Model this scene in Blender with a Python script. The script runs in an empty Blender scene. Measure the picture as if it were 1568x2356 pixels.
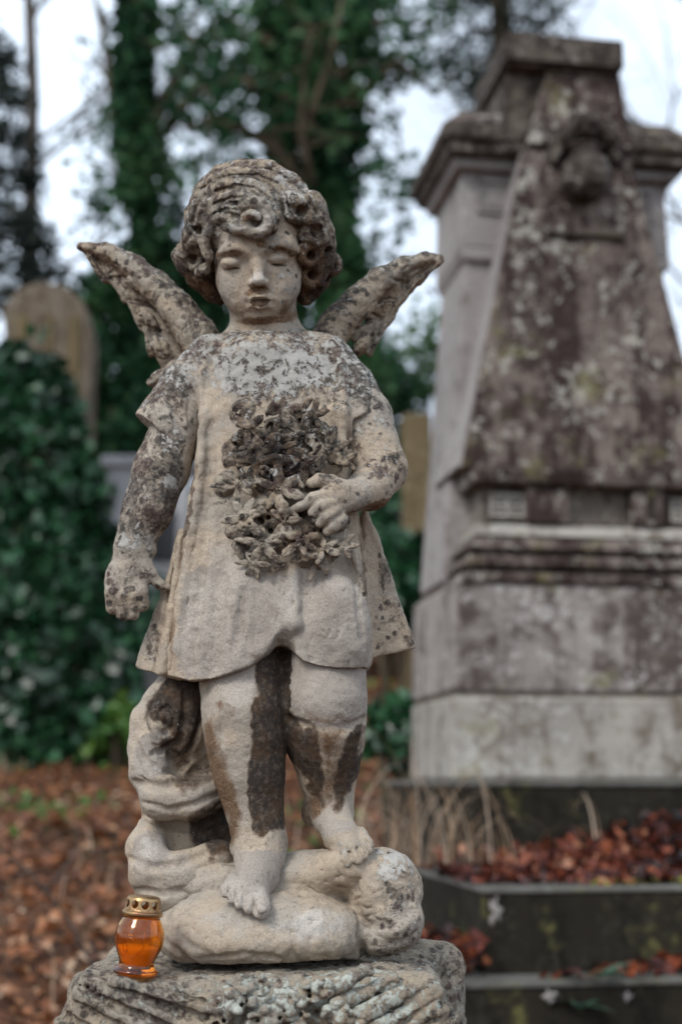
import bpy, bmesh, math, random
import numpy as np
from mathutils import Vector, Matrix

random.seed(7)
RNG = np.random.default_rng(11)
scene = bpy.context.scene
COL = scene.collection
f32 = np.float32

# ------------------------------------------------------------------ camera
# measurements were taken on a 1568 x 2356 view of the photograph
FPX = 3272.0            # 50 mm lens on a 24 x 36 mm portrait frame
TILT = math.atan((1795 - 1178) / FPX)
CT, ST = math.cos(TILT), math.sin(TILT)
DIST = 1.6
def _dir(u, v):
    x = (u - 784.0) / FPX; y = (1178.0 - v) / FPX
    return np.array([x, CT - ST * y, ST + CT * y])
_d = _dir(600, 2230)
ZC = -(DIST - .09) * _d[2] / _d[1]          # pedestal top is z = 0
CAM = np.array([0.0, -DIST, ZC])
def at_y(u, v, Y):
    """point of the plane y = Y measured at picture position u, v"""
    d = _dir(u, v)
    return CAM + d * ((Y + DIST) / d[1])
def P(u, v, d=0.0):
    return at_y(u, v, -d * 0.0005)
def SC(u, v, d=0.0):
    """metres per picture unit there"""
    return (DIST - d * 0.0005) / _dir(u, v)[1] / FPX
def UV(co):
    r = co - CAM
    f = r[:, 1] * CT + r[:, 2] * ST
    y = -r[:, 1] * ST + r[:, 2] * CT
    return 784 + FPX * r[:, 0] / f, 1178 - FPX * y / f
def H(u, v, dl=0.0):
    """head frame: the bowed face looks towards the viewer"""
    return P(u, v, dl - 0.37 * (v - 560) - 8)
def elev(v):
    d = _dir(784, v)
    return math.atan2(d[2], d[1])

# ------------------------------------------------------------------ numpy noise
def _hash(i, j, k, s):
    h = (i * np.uint32(374761393) + j * np.uint32(668265263) + k * np.uint32(2147483647 - 40503) + np.uint32(s) * np.uint32(974634777))
    h = (h ^ (h >> np.uint32(13))) * np.uint32(1274126177)
    h = h ^ (h >> np.uint32(16))
    return (h & np.uint32(0xFFFFFF)).astype(f32) / f32(0xFFFFFF)
def vnoise(p, scale, seed=0):
    q = (p * scale + 1000.0)
    i = np.floor(q); f = (q - i).astype(f32); i = i.astype(np.int64).astype(np.uint32)
    f = f * f * (3 - 2 * f)
    out = 0
    for a in (0, 1):
        wx = f[:, 0] if a else 1 - f[:, 0]
        for b in (0, 1):
            wy = f[:, 1] if b else 1 - f[:, 1]
            for c in (0, 1):
                wz = f[:, 2] if c else 1 - f[:, 2]
                out = out + _hash(i[:, 0] + np.uint32(a), i[:, 1] + np.uint32(b), i[:, 2] + np.uint32(c), seed) * (wx * wy * wz)
    return out * 2 - 1
def fbm(p, scale, octv=3, seed=0, gain=0.5):
    o = 0; a = 1.0
    for k in range(octv):
        o = o + a * vnoise(p, scale * 2 ** k, seed + 17 * k); a *= gain
    return o
def smooth(a, b, x):
    t = np.clip((x - a) / (b - a), 0, 1)
    return t * t * (3 - 2 * t)

# ------------------------------------------------------------------ implicit sculpting
class Clay:
    def __init__(s, lo, hi, h):
        s.lo = np.array(lo, float); s.h = h
        s.n = np.ceil((np.array(hi) - s.lo) / h).astype(int) + 1
        s.D = np.full(s.n, 0.05, f32)
        s.ax = [(s.lo[i] + np.arange(s.n[i]) * h).astype(f32) for i in range(3)]
    def _blk(s, lo, hi, m):
        a = np.floor((np.array(lo) - m - s.lo) / s.h).astype(int); b = np.ceil((np.array(hi) + m - s.lo) / s.h).astype(int) + 1
        a = np.clip(a, 0, s.n); b = np.clip(b, 0, s.n)
        if np.any(b <= a): return None, None
        sl = tuple(slice(a[i], b[i]) for i in range(3))
        g = (s.ax[0][sl[0]][:, None, None], s.ax[1][sl[1]][None, :, None], s.ax[2][sl[2]][None, None, :])
        return sl, g
    def _put(s, sl, d, k, op):
        D = s.D[sl]
        if op == '-':
            d = -d
            if k > 0:
                h = np.maximum(k - np.abs(D - d), 0) / k
                s.D[sl] = np.maximum(D, d) + h * h * (k * .25)
            else: s.D[sl] = np.maximum(D, d)
        else:
            if k > 0:
                h = np.maximum(k - np.abs(D - d), 0) / k
                s.D[sl] = np.minimum(D, d) - h * h * (k * .25)
            else: s.D[sl] = np.minimum(D, d)
    def cone(s, a, b, ra, rb, k=0.0, op='+'):
        """tapered capsule"""
        a = np.array(a, float); b = np.array(b, float)
        lo = np.minimum(a - ra, b - rb); hi = np.maximum(a + ra, b + rb)
        sl, g = s._blk(lo, hi, k + 2.5 * s.h)
        if sl is None: return
        ba = b - a; L2 = max(float(ba @ ba), 1e-12)
        px, py, pz = g[0] - f32(a[0]), g[1] - f32(a[1]), g[2] - f32(a[2])
        t = np.clip((px * f32(ba[0]) + py * f32(ba[1]) + pz * f32(ba[2])) / f32(L2), 0, 1)
        d = np.sqrt((px - t * f32(ba[0])) ** 2 + (py - t * f32(ba[1])) ** 2 + (pz - t * f32(ba[2])) ** 2) - (f32(ra) + t * f32(rb - ra))
        s._put(sl, d, k, op)
    def ell(s, c, r, R=None, k=0.0, op='+'):
        c = np.array(c, float); r = np.array(r, float)
        R = np.eye(3) if R is None else np.array(R, float)     # columns = axes
        ext = np.sqrt(((R * r) ** 2).sum(1))
        sl, g = s._blk(c - ext, c + ext, k + 2.5 * s.h)
        if sl is None: return
        p = [g[i] - f32(c[i]) for i in range(3)]
        q = [(p[0] * f32(R[0, i]) + p[1] * f32(R[1, i]) + p[2] * f32(R[2, i])) for i in range(3)]
        k0 = np.sqrt(sum((q[i] / f32(r[i])) ** 2 for i in range(3)))
        k1 = np.sqrt(sum((q[i] / f32(r[i] ** 2)) ** 2 for i in range(3))) + f32(1e-9)
        d = np.where(k0 < 0.05, f32(-min(r)), k0 * (k0 - 1) / k1)
        s._put(sl, d, k, op)
    def torus(s, c, n, R, r, k=0.0, op='+'):
        c = np.array(c, float); n = np.array(n, float); n /= np.linalg.norm(n)
        sl, g = s._blk(c - R - r, c + R + r, k + 2.5 * s.h)
        if sl is None: return
        p = [g[i] - f32(c[i]) for i in range(3)]
        h = p[0] * f32(n[0]) + p[1] * f32(n[1]) + p[2] * f32(n[2])
        rr = np.sqrt(np.maximum(p[0] ** 2 + p[1] ** 2 + p[2] ** 2 - h * h, 0))
        d = np.sqrt((rr - f32(R)) ** 2 + h * h) - f32(r)
        s._put(sl, d, k, op)
    def tri(s, a, b, c, r, k=0.0, op='+'):
        """rounded triangular plate"""
        a, b, c = (np.array(x, float) for x in (a, b, c))
        lo = np.minimum(np.minimum(a, b), c) - r; hi = np.maximum(np.maximum(a, b), c) + r
        sl, g = s._blk(lo, hi, k + 2.5 * s.h)
        if sl is None: return
        n = np.cross(b - a, a - c)
        def dot(p, w): return p[0] * f32(w[0]) + p[1] * f32(w[1]) + p[2] * f32(w[2])
        pa = [g[i] - f32(a[i]) for i in range(3)]; pb = [g[i] - f32(b[i]) for i in range(3)]; pc = [g[i] - f32(c[i]) for i in range(3)]
        inside = (np.sign(dot(pa, np.cross(b - a, n))) + np.sign(dot(pb, np.cross(c - b, n))) + np.sign(dot(pc, np.cross(a - c, n)))) < 2
        def seg(p, e):
            t = np.clip(dot(p, e) / f32(e @ e), 0, 1)
            return sum((p[i] - t * f32(e[i])) ** 2 for i in range(3))
        de = np.minimum(np.minimum(seg(pa, b - a), seg(pb, c - b)), seg(pc, a - c))
        dn = dot(pa, n) ** 2 / f32(n @ n)
        d = np.sqrt(np.where(inside, de, dn)) - f32(r)
        s._put(sl, d, k, op)
    def box(s, c, r, R=None, rnd=0.0, k=0.0, op='+'):
        c = np.array(c, float); r = np.array(r, float) - rnd
        R = np.eye(3) if R is None else np.array(R, float)
        ext = np.abs(R * r).sum(1) + rnd
        sl, g = s._blk(c - ext, c + ext, k + 2.5 * s.h)
        if sl is None: return
        p = [g[i] - f32(c[i]) for i in range(3)]
        q = [np.abs(p[0] * f32(R[0, i]) + p[1] * f32(R[1, i]) + p[2] * f32(R[2, i])) - f32(r[i]) for i in range(3)]
        d = np.sqrt(sum(np.maximum(x, 0) ** 2 for x in q)) + np.minimum(np.maximum(np.maximum(q[0], q[1]), q[2]), 0) - f32(rnd)
        s._put(sl, d, k, op)
    def loft(s, zs, cx, cy, ax_, ay, k=0.0, op='+'):
        """stack of ellipses: centre (cx, cy) and half axes against height"""
        o = np.argsort(zs); zs = np.array(zs)[o]; cx, cy, ax_, ay = (np.array(w)[o] for w in (cx, cy, ax_, ay))
        lo = [min(cx - ax_), min(cy - ay), zs[0]]; hi = [max(cx + ax_), max(cy + ay), zs[-1]]
        sl, g = s._blk(lo, hi, k + 2.5 * s.h)
        z = g[2][0, 0]
        def ip(w):                                        # smooth interpolation over height
            zz = np.linspace(zs[0], zs[-1], 160); y = np.interp(zz, zs, w)
            ker = np.hanning(15); ker /= ker.sum(); y = np.convolve(np.pad(y, 7, mode='edge'), ker, 'valid')
            return np.interp(z, zz, y).astype(f32)[None, None, :]
        X, Y, A, B = ip(cx), ip(cy), ip(ax_), ip(ay)
        qx = (g[0] - X); qy = (g[1] - Y)
        k0 = (np.abs(qx / A) ** 2.5 + np.abs(qy / B) ** 2.5) ** f32(0.4)
        k1 = np.sqrt((qx / A ** 2) ** 2 + (qy / B ** 2) ** 2) + f32(1e-6)
        d = np.where(k0 < .05, -np.minimum(A, B), (k0 - 1) * np.minimum(np.minimum(k0 / k1, 1.3 * np.maximum(A, B)), 1.0))
        d = np.maximum(d, np.maximum(f32(zs[0]) - g[2], g[2] - f32(zs[-1])))
        s._put(sl, d.astype(f32), k, op)
    def chain(s, pts, rs, k=0.0, op='+', kk=None):
        for i in range(len(pts) - 1):
            s.cone(pts[i], pts[i + 1], rs[i], rs[i + 1], k if i == 0 or kk is None else kk, op)
    def mesh(s, keep_big=True):
        """surface nets"""
        D = s.D
        D[0] = D[-1] = 0.05; D[:, 0] = D[:, -1] = 0.05; D[:, :, 0] = D[:, :, -1] = 0.05
        S = D < 0
        n = s.n
        cnt = np.zeros(n - 1, np.uint8)
        for i in (0, 1):
            for j in (0, 1):
                for k in (0, 1):
                    cnt += S[i:n[0] - 1 + i, j:n[1] - 1 + j, k:n[2] - 1 + k]
        act = (cnt > 0) & (cnt < 8)
        idx = np.flatnonzero(act); I, J, K = np.unravel_index(idx, act.shape)
        cor = {}
        for i in (0, 1):
            for j in (0, 1):
                for k in (0, 1):
                    cor[i, j, k] = D[I + i, J + j, K + k]
        acc = np.zeros((len(idx), 3), f32); c = np.zeros(len(idx), f32)
        for a in range(3):
            o = [x for x in range(3) if x != a]
            for p in (0, 1):
                for q in (0, 1):
                    e0 = [0, 0, 0]; e0[o[0]] = p; e0[o[1]] = q; e1 = list(e0); e1[a] = 1
                    d0, d1 = cor[tuple(e0)], cor[tuple(e1)]
                    m = (d0 < 0) != (d1 < 0)
                    t = np.where(m, d0 / np.where(m, d0 - d1, 1), 0)
                    acc[:, a] += np.where(m, t, 0); acc[:, o[0]] += m * p; acc[:, o[1]] += m * q; c += m
        co = acc / c[:, None] + np.stack([I, J, K], 1)
        co = (co * s.h + s.lo).astype(f32)
        vid = np.full(act.shape, -1, np.int32); vid[I, J, K] = np.arange(len(idx))
        faces = []
        for a in range(3):
            b, cc = (a + 1) % 3, (a + 2) % 3
            sa = [slice(1, n[i] - 1) for i in range(3)]; sb = list(sa); sa[a] = slice(0, n[a] - 1); sb[a] = slice(1, n[a])
            A, B = S[tuple(sa)], S[tuple(sb)]
            off = [1, 1, 1]; off[a] = 0
            for flip, M in ((False, A & ~B), (True, B & ~A)):
                w = np.array(np.nonzero(M)).T + off
                if not len(w): continue
                def v(db, dc):
                    x = w.copy(); x[:, b] -= db; x[:, cc] -= dc
                    return vid[x[:, 0], x[:, 1], x[:, 2]]
                q = np.stack([v(1, 1), v(0, 1), v(0, 0), v(1, 0)], 1)
                faces.append(q[:, ::-1] if flip else q)
        F = np.concatenate(faces)
        s.D = None
        return co, F

def vnormals(co, F):
    a, b, c, d = (co[F[:, i]] for i in range(4))
    n = np.cross(c - a, d - b)
    N = np.zeros_like(co)
    for i in range(4):
        for x in range(3): N[:, x] += np.bincount(F[:, i], n[:, x], len(co)).astype(f32)
    return N / (np.linalg.norm(N, axis=1)[:, None] + 1e-12)

def relax(co, F, it=1, w=.5):
    """even out the voxel steps"""
    for _ in range(it):
        acc = np.zeros_like(co); cn = np.zeros(len(co), f32)
        for i in range(4):
            j = (i + 1) % 4
            for x in range(3):
                acc[:, x] += np.bincount(F[:, i], co[F[:, j], x], len(co)) + np.bincount(F[:, j], co[F[:, i], x], len(co))
            cn += np.bincount(F[:, i], minlength=len(co)) + np.bincount(F[:, j], minlength=len(co))
        co = co + w * (acc / np.maximum(cn, 1)[:, None] - co)
    return co.astype(f32)

# ------------------------------------------------------------------ objects
def new_mesh(name, co, F, mat, parent=None, attrs=None, smooth_=True, flat_ok=False):
    me = bpy.data.meshes.new(name)
    co = np.ascontiguousarray(co, f32); F = np.ascontiguousarray(F, np.int32)
    m = F.shape[1]
    me.vertices.add(len(co)); me.vertices.foreach_set('co', co.ravel())
    me.loops.add(F.size); me.loops.foreach_set('vertex_index', F.ravel())
    me.polygons.add(len(F)); me.polygons.foreach_set('loop_start', np.arange(0, F.size, m, dtype=np.int32))
    if smooth_: me.polygons.foreach_set('use_smooth', np.ones(len(F), bool))
    me.update(calc_edges=True)
    for k, v in (attrs or {}).items():
        v = np.asarray(v, f32)
        if v.ndim == 1:
            at = me.attributes.new(k, 'FLOAT', 'POINT'); at.data.foreach_set('value', v)
        else:
            at = me.attributes.new(k, 'FLOAT_COLOR', 'POINT')
            at.data.foreach_set('color', np.concatenate([v, np.ones((len(v), 1), f32)], 1).ravel())
    return link(name, me, mat, parent)
def link(name, me, mat, parent=None):
    o = bpy.data.objects.new(name, me); COL.objects.link(o)
    if mat is not None:
        for x in (mat if isinstance(mat, (list, tuple)) else [mat]): me.materials.append(x)
    if parent is not None:
        o.parent = parent
        o.matrix_parent_inverse = (Matrix.Translation(parent.location) @ parent.rotation_euler.to_matrix().to_4x4()).inverted()
    return o
def tag(o, label=None, cat=None, group=None, kind=None):
    if label: o['label'] = label
    if cat: o['category'] = cat
    if group: o['group'] = group
    if kind: o['kind'] = kind
    return o
def thing(name, loc, label, cat, group=None, rz=0):
    o = bpy.data.objects.new(name, None); COL.objects.link(o)
    o.location = loc; o.rotation_euler = (0, 0, rz); o.empty_display_size = .05
    return tag(o, label, cat, group)

class MB:
    """collects polygons for one mesh object"""
    def __init__(s): s.v = []; s.f = []
    def quad(s, a, b, c, d):
        n = len(s.v); s.v += [tuple(a), tuple(b), tuple(c), tuple(d)]; s.f.append((n, n + 1, n + 2, n + 3))
    def box(s, lo, hi, T=None):
        x0, y0, z0 = lo; x1, y1, z1 = hi
        p = [(x0, y0, z0), (x1, y0, z0), (x1, y1, z0), (x0, y1, z0), (x0, y0, z1), (x1, y0, z1), (x1, y1, z1), (x0, y1, z1)]
        s.hexa(p, T)
    def hexa(s, p, T=None):
        if T is not None: p = [T @ Vector(q) for q in p]
        n = len(s.v); s.v += [tuple(q) for q in p]
        for f in ((3, 2, 1, 0), (4, 5, 6, 7), (0, 1, 5, 4), (1, 2, 6, 5), (2, 3, 7, 6), (3, 0, 4, 7)): s.f.append(tuple(n + i for i in f))
    def frustum(s, x0, x1, y0, y1, z0, X0, X1, Y0, Y1, z1, T=None):
        s.hexa([(x0, y0, z0), (x1, y0, z0), (x1, y1, z0), (x0, y1, z0), (X0, Y0, z1), (X1, Y0, z1), (X1, Y1, z1), (X0, Y1, z1)], T)
    def tube(s, pts, rs, n=7, cap=True):
        pts = [Vector(p) for p in pts]; base = len(s.v); up = Vector((.3, .2, 1))
        for i, p in enumerate(pts):
            t = (pts[min(i + 1, len(pts) - 1)] - pts[max(i - 1, 0)]).normalized()
            a = t.cross(up if abs(t.dot(up.normalized())) < .95 else Vector((1, 0, 0))).normalized(); b = t.cross(a)
            for k in range(n):
                th = 2 * math.pi * k / n
                s.v.append(tuple(p + (a * math.cos(th) + b * math.sin(th)) * rs[i]))
        for i in range(len(pts) - 1):
            for k in range(n):
                q = base + i * n
                s.f.append((q + k, q + (k + 1) % n, q + n + (k + 1) % n, q + n + k))
        if cap:
            s.f.append(tuple(base + k for k in range(n))[::-1]); s.f.append(tuple(base + (len(pts) - 1) * n + k for k in range(n)))
    def build(s, name, mat, parent=None, smooth_=False, bevel=0, seg=2):
        me = bpy.data.meshes.new(name); me.from_pydata(s.v, [], s.f); me.update()
        if smooth_: me.polygons.foreach_set('use_smooth', [True] * len(me.polygons))
        o = link(name, me, mat, parent)
        if bevel:
            b = o.modifiers.new('bevel', 'BEVEL'); b.width = bevel; b.segments = seg; b.limit_method = 'ANGLE'
        return o
def lathe(prof, n=48):
    """profile of (r, z) turned round the z axis"""
    v = []; f = []
    for r, z in prof:
        for k in range(n):
            a = 2 * math.pi * k / n; v.append((r * math.cos(a), r * math.sin(a), z))
    for i in range(len(prof) - 1):
        for k in range(n): f.append((i * n + k, i * n + (k + 1) % n, (i + 1) * n + (k + 1) % n, (i + 1) * n + k))
    return v, f
def ground_z(x, y):
    ys = [-30, 0, 2, 3, 5, 7, 9, 12, 20, 40, 160]
    zs = [-1.6, -.8, -.55, -.42, -.15, .15, .5, 1.0, 2.2, 4.0, 9.0]
    z = np.interp(y, ys, zs)
    x = np.asarray(x, float); y = np.asarray(y, float)
    z = z + .05 * np.sin(x * 1.7 + y * .9) * smooth(1, 4, y) + .03 * np.sin(x * 4.1 - y * 2.3) + .12 * np.sin(x * .45 + 1) * smooth(4, 12, y)
    return z
GROUND_PED = -.82
# ------------------------------------------------------------------ materials
class NT:
    def __init__(s, name):
        s.m = bpy.data.materials.new(name); s.m.use_nodes = True
        s.t = s.m.node_tree; s.t.nodes.clear()
        s.out = s.t.nodes.new('ShaderNodeOutputMaterial')
        s.b = s.t.nodes.new('ShaderNodeBsdfPrincipled'); s.t.links.new(s.b.outputs[0], s.out.inputs[0])
        s.tc = s.t.nodes.new('ShaderNodeTexCoord').outputs['Object']
    def n(s, k, **kw):
        x = s.t.nodes.new(k)
        for a, v in kw.items(): setattr(x, a, v)
        return x
    def put(s, sock, v):
        if isinstance(v, bpy.types.NodeSocket): s.t.links.new(v, sock)
        else:
            if sock.type == 'RGBA' and len(v) == 3: v = (*v, 1)
            sock.default_value = v
    def scaled(s, sc, vec=None):
        x = s.n('ShaderNodeVectorMath', operation='MULTIPLY'); s.put(x.inputs[0], vec or s.tc); s.put(x.inputs[1], sc); return x.outputs[0]
    def noise(s, scale, detail=4, rough=.55, vec=None, dist=0):
        x = s.n('ShaderNodeTexNoise'); s.put(x.inputs['Vector'], vec or s.tc)
        for k, v in (('Scale', scale), ('Detail', detail), ('Roughness', rough), ('Distortion', dist)): x.inputs[k].default_value = v
        return x.outputs[0]
    def voro(s, scale, feature='F1', vec=None, rnd=1):
        x = s.n('ShaderNodeTexVoronoi', feature=feature); s.put(x.inputs['Vector'], vec or s.tc)
        x.inputs['Scale'].default_value = scale; x.inputs['Randomness'].default_value = rnd
        return x
    def math(s, op, a, b=0.0, c=0.0, clamp=False):
        x = s.n('ShaderNodeMath', operation=op, use_clamp=clamp)
        s.put(x.inputs[0], a); s.put(x.inputs[1], b); s.put(x.inputs[2], c); return x.outputs[0]
    def step(s, x, a, b):
        r = s.n('ShaderNodeMapRange', interpolation_type='SMOOTHSTEP'); s.put(r.inputs[0], x); s.put(r.inputs[1], a); s.put(r.inputs[2], b); return r.outputs[0]
    def mix(s, f, a, b, mode='MIX'):
        x = s.n('ShaderNodeMix', data_type='RGBA', blend_type=mode); s.put(x.inputs[0], f); s.put(x.inputs[6], a); s.put(x.inputs[7], b); return x.outputs[2]
    def attr(s, name, part='Color'):
        x = s.n('ShaderNodeAttribute', attribute_name=name); return x.outputs[part]
    def rgb(s, c):
        x = s.n('ShaderNodeSeparateColor'); s.put(x.inputs[0], c); return x.outputs
    def bump(s, h, strength=.5, dist=.002, prev=None):
        x = s.n('ShaderNodeBump'); s.put(x.inputs['Height'], h); x.inputs['Strength'].default_value = strength; x.inputs['Distance'].default_value = dist
        if prev is not None: s.put(x.inputs['Normal'], prev)
        return x.outputs[0]
    def done(s, col, rough=.85, normal=None, spec=.25, **kw):
        s.put(s.b.inputs['Base Color'], col); s.put(s.b.inputs['Roughness'], rough); s.put(s.b.inputs['Specular IOR Level'], spec)
        if normal is not None: s.put(s.b.inputs['Normal'], normal)
        for k, v in kw.items(): s.put(s.b.inputs[k], v)
        return s.m

def statue_stone(name, tone=(1, 1, 1), mossy=0.0, pale_a=(.36, .345, .31), pale_b=(.48, .46, .425)):
    """weathered sandstone; attributes wear = (dark lichen, pale lichen, smooth mortar), stain = (black, brown, bleached), some of it painted shade and light"""
    t = NT(name)
    w = t.rgb(t.attr('wear')); st = t.rgb(t.attr('stain_shade'))
    big = t.noise(14, 5); mid = t.noise(55, 6, .6); fine = t.noise(420, 4, .65); grit = t.noise(1100, 2, .6)
    warm = tuple(a * b for a, b in zip((.40, .322, .24), tone)); grey = tuple(a * b for a, b in zip((.345, .302, .25), tone))
    c = t.mix(t.step(big, .38, .62), warm, grey)
    c = t.mix(t.math('MULTIPLY', t.step(mid, .5, .72), .45), c, (.16, .125, .095))
    # mortar repair
    rep = t.step(t.math('ADD', w[2], t.math('MULTIPLY', t.math('SUBTRACT', mid, .5), .6)), .4, .56)
    c = t.mix(rep, c, t.mix(t.step(big, .35, .65), (.29, .25, .212), (.375, .33, .282)))
    # bleached, rubbed stone, plus lit lobes and curl highlight put in as colour
    bl = t.step(t.math('ADD', st[2], t.math('MULTIPLY', t.math('SUBTRACT', mid, .5), .9)), .35, .75)
    c = t.mix(t.math('MULTIPLY', bl, .8), c, (.50, .46, .41))
    run = t.step(t.noise(46, 6, .65, t.scaled((1, 1, .09))), .55, .75)
    c = t.mix(t.math('MULTIPLY', run, .24), c, (.13, .10, .075))
    # fine grain
    gr = t.math('ADD', t.math('MULTIPLY', fine, .75), t.math('MULTIPLY', grit, .5))
    gr = t.math('ADD', t.math('MULTIPLY', t.math('SUBTRACT', gr, .62), t.math('ADD', .8, t.math('MULTIPLY', t.step(t.noise(9, 3), .35, .65), .9))), 1.0)
    c = t.mix(1.0, c, t.combine(gr), 'MULTIPLY')
    # brown and black stains plus painted crease shade, edges follow the grain
    br = t.step(t.math('ADD', st[1], t.math('MULTIPLY', t.math('SUBTRACT', t.noise(38, 6, .65), .5), .75)), .35, .68)
    c = t.mix(t.math('MULTIPLY', br, .85), c, t.mix(t.step(fine, .4, .65), (.085, .043, .018), (.19, .10, .045)))
    bk = t.step(t.math('ADD', st[0], t.math('MULTIPLY', t.math('SUBTRACT', t.noise(60, 7, .7), .5), 1.0)), .32, .70)
    halo = t.step(t.math('ADD', st[0], t.math('MULTIPLY', t.math('SUBTRACT', t.noise(36, 7, .7), .5), 1.0)), .18, .55)
    c = t.mix(t.math('MULTIPLY', halo, .62), c, (.125, .075, .042))
    c = t.mix(t.math('MULTIPLY', bk, .93), c, t.mix(t.step(t.noise(160, 5, .7), .45, .7), t.mix(t.step(t.noise(34, 5, .7), .42, .60), (.030, .0245, .0215), (.062, .036, .020)), (.12, .092, .072)))
    # dark lichen: rounded spots plus ragged crust
    v = t.voro(75); jit = t.noise(170, 4, .65)
    spot = t.math('SUBTRACT', t.math('MULTIPLY', w[0], .55), t.math('ADD', v.outputs['Distance'], t.math('MULTIPLY', t.math('SUBTRACT', jit, .5), .55)))
    spot = t.step(spot, -.12, .05)
    crust = t.step(t.math('ADD', t.math('MULTIPLY', w[0], .25), t.noise(30, 10, .78, dist=.5)), .63, .715)
    lich = t.math('MAXIMUM', spot, crust)
    lich = t.math('MULTIPLY', lich, t.step(w[0], .12, .32))
    spk = t.step(t.math('ADD', t.noise(240, 4, .7), t.math('MULTIPLY', w[0], .16)), .62, .70)
    c = t.mix(t.math('MULTIPLY', spk, .42), c, (.05, .04, .033))
    lich = t.math('MULTIPLY', lich, t.math('ADD', .55, t.math('MULTIPLY', t.step(t.noise(120, 6, .7), .35, .6), .45)))
    c = t.mix(t.math('MULTIPLY', lich, .92), c, t.mix(t.step(t.noise(22, 3), .42, .6), (.027, .025, .023), (.052, .031, .029)))
    # pale lichen crust
    pn = t.noise(95, 9, .75, dist=.3)
    pale = t.step(t.math('ADD', t.math('MULTIPLY', w[1], .22), pn), .65, .70)
    pale = t.math('MULTIPLY', pale, t.step(w[1], .03, .12))
    c = t.mix(t.math('MULTIPLY', pale, .85), c, t.mix(t.noise(30, 3), pale_a, pale_b))
    if mossy:
        mo = t.step(t.math('ADD', t.noise(26, 6, .6), mossy - .5), .48, .7)
        c = t.mix(t.math('MULTIPLY', mo, .6), c, (.10, .085, .028))
    # pits
    pits = t.voro(150); pit = t.step(pits.outputs['Distance'], .16, .04)
    pit = t.math('MULTIPLY', pit, t.step(t.noise(20, 3), .52, .66))
    c = t.mix(t.math('MULTIPLY', pit, .55), c, (.05, .036, .027))
    h = t.math('ADD', t.math('MULTIPLY', fine, .8), t.math('MULTIPLY', mid, 1.4))
    h = t.math('ADD', h, t.math('MULTIPLY', pale, .5)); h = t.math('ADD', h, t.math('MULTIPLY', lich, .35)); h = t.math('SUBTRACT', h, t.math('MULTIPLY', pit, .8))
    h = t.math('ADD', h, t.math('MULTIPLY', grit, .35))
    return t.done(c, .9, t.bump(h, .75, .0016), .2)
def _comb(s, x):
    n = s.n('ShaderNodeCombineColor')
    for i in range(3): s.put(n.inputs[i], x)
    return n.outputs[0]
NT.combine = _comb

def grave_stone(name, base, dark, pale, streak=.5, sc=1.0, moss=0.0):
    """blotched old sandstone of the tombs behind"""
    t = NT(name)
    big = t.noise(2.2 * sc, 6, .62); mid = t.noise(11 * sc, 8, .7); st = t.noise(3.4 * sc, 7, .68, t.scaled((1.9, 1.9, .16)))
    c = t.mix(t.step(big, .36, .64), base, tuple(.72 * x for x in base))
    sm = t.step(t.math('ADD', t.math('MULTIPLY', st, .55), t.math('MULTIPLY', mid, .55)), .60 - .14 * streak, .74 - .14 * streak)
    c = t.mix(t.math('MULTIPLY', sm, .92), c, dark)
    pl = t.step(t.math('ADD', t.noise(21 * sc, 8, .75), t.math('MULTIPLY', t.math('SUBTRACT', t.noise(3 * sc, 3), .5), .35)), .54, .62)
    c = t.mix(t.math('MULTIPLY', pl, .72), c, pale)
    if moss: c = t.mix(t.math('MULTIPLY', t.step(t.noise(5 * sc, 6, .65), .62 - moss * .2, .74), .7), c, (.16, .15, .05))
    gr = t.math('ADD', t.math('MULTIPLY', t.noise(120 * sc, 4, .6), .9), .55)
    c = t.mix(1, c, t.combine(gr), 'MULTIPLY')
    h = t.math('ADD', mid, t.math('MULTIPLY', t.noise(60 * sc, 5), .6))
    return t.done(c, .9, t.bump(h, .5, .012), .2)

def leaf_mat(name, cols, rough=.5, trans=.25, spec=.4):
    t = NT(name)
    r = t.attr('tone', 'Fac')
    cr = t.n('ShaderNodeValToRGB'); el = cr.color_ramp.elements
    for i, c in enumerate(cols):
        e = el[i] if i < 2 else el.new(1)
        e.color = (*c, 1)
    for i, c in enumerate(cols): el[i].position = i / (len(cols) - 1)
    t.put(cr.inputs[0], r)
    col = t.mix(1, cr.outputs[0], t.combine(t.math('ADD', t.math('MULTIPLY', t.noise(40, 3), .8), .6)), 'MULTIPLY')
    t.done(col, rough, None, spec)
    if trans:
        tr = t.n('ShaderNodeBsdfTranslucent'); t.put(tr.inputs[0], col)
        mx = t.n('ShaderNodeMixShader'); mx.inputs[0].default_value = trans
        t.t.links.new(t.b.outputs[0], mx.inputs[1]); t.t.links.new(tr.outputs[0], mx.inputs[2]); t.t.links.new(mx.outputs[0], t.out.inputs[0])
    return t.m

def bark_mat(name, a, b):
    t = NT(name)
    n = t.noise(9, 7, .7, t.scaled((1, 1, .25))); m = t.noise(30, 5)
    c = t.mix(t.step(n, .4, .62), a, b)
    c = t.mix(t.math('MULTIPLY', t.step(m, .5, .7), .5), c, (.06, .065, .03))
    return t.done(c, .9, t.bump(n, .8, .02), .15)

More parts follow.
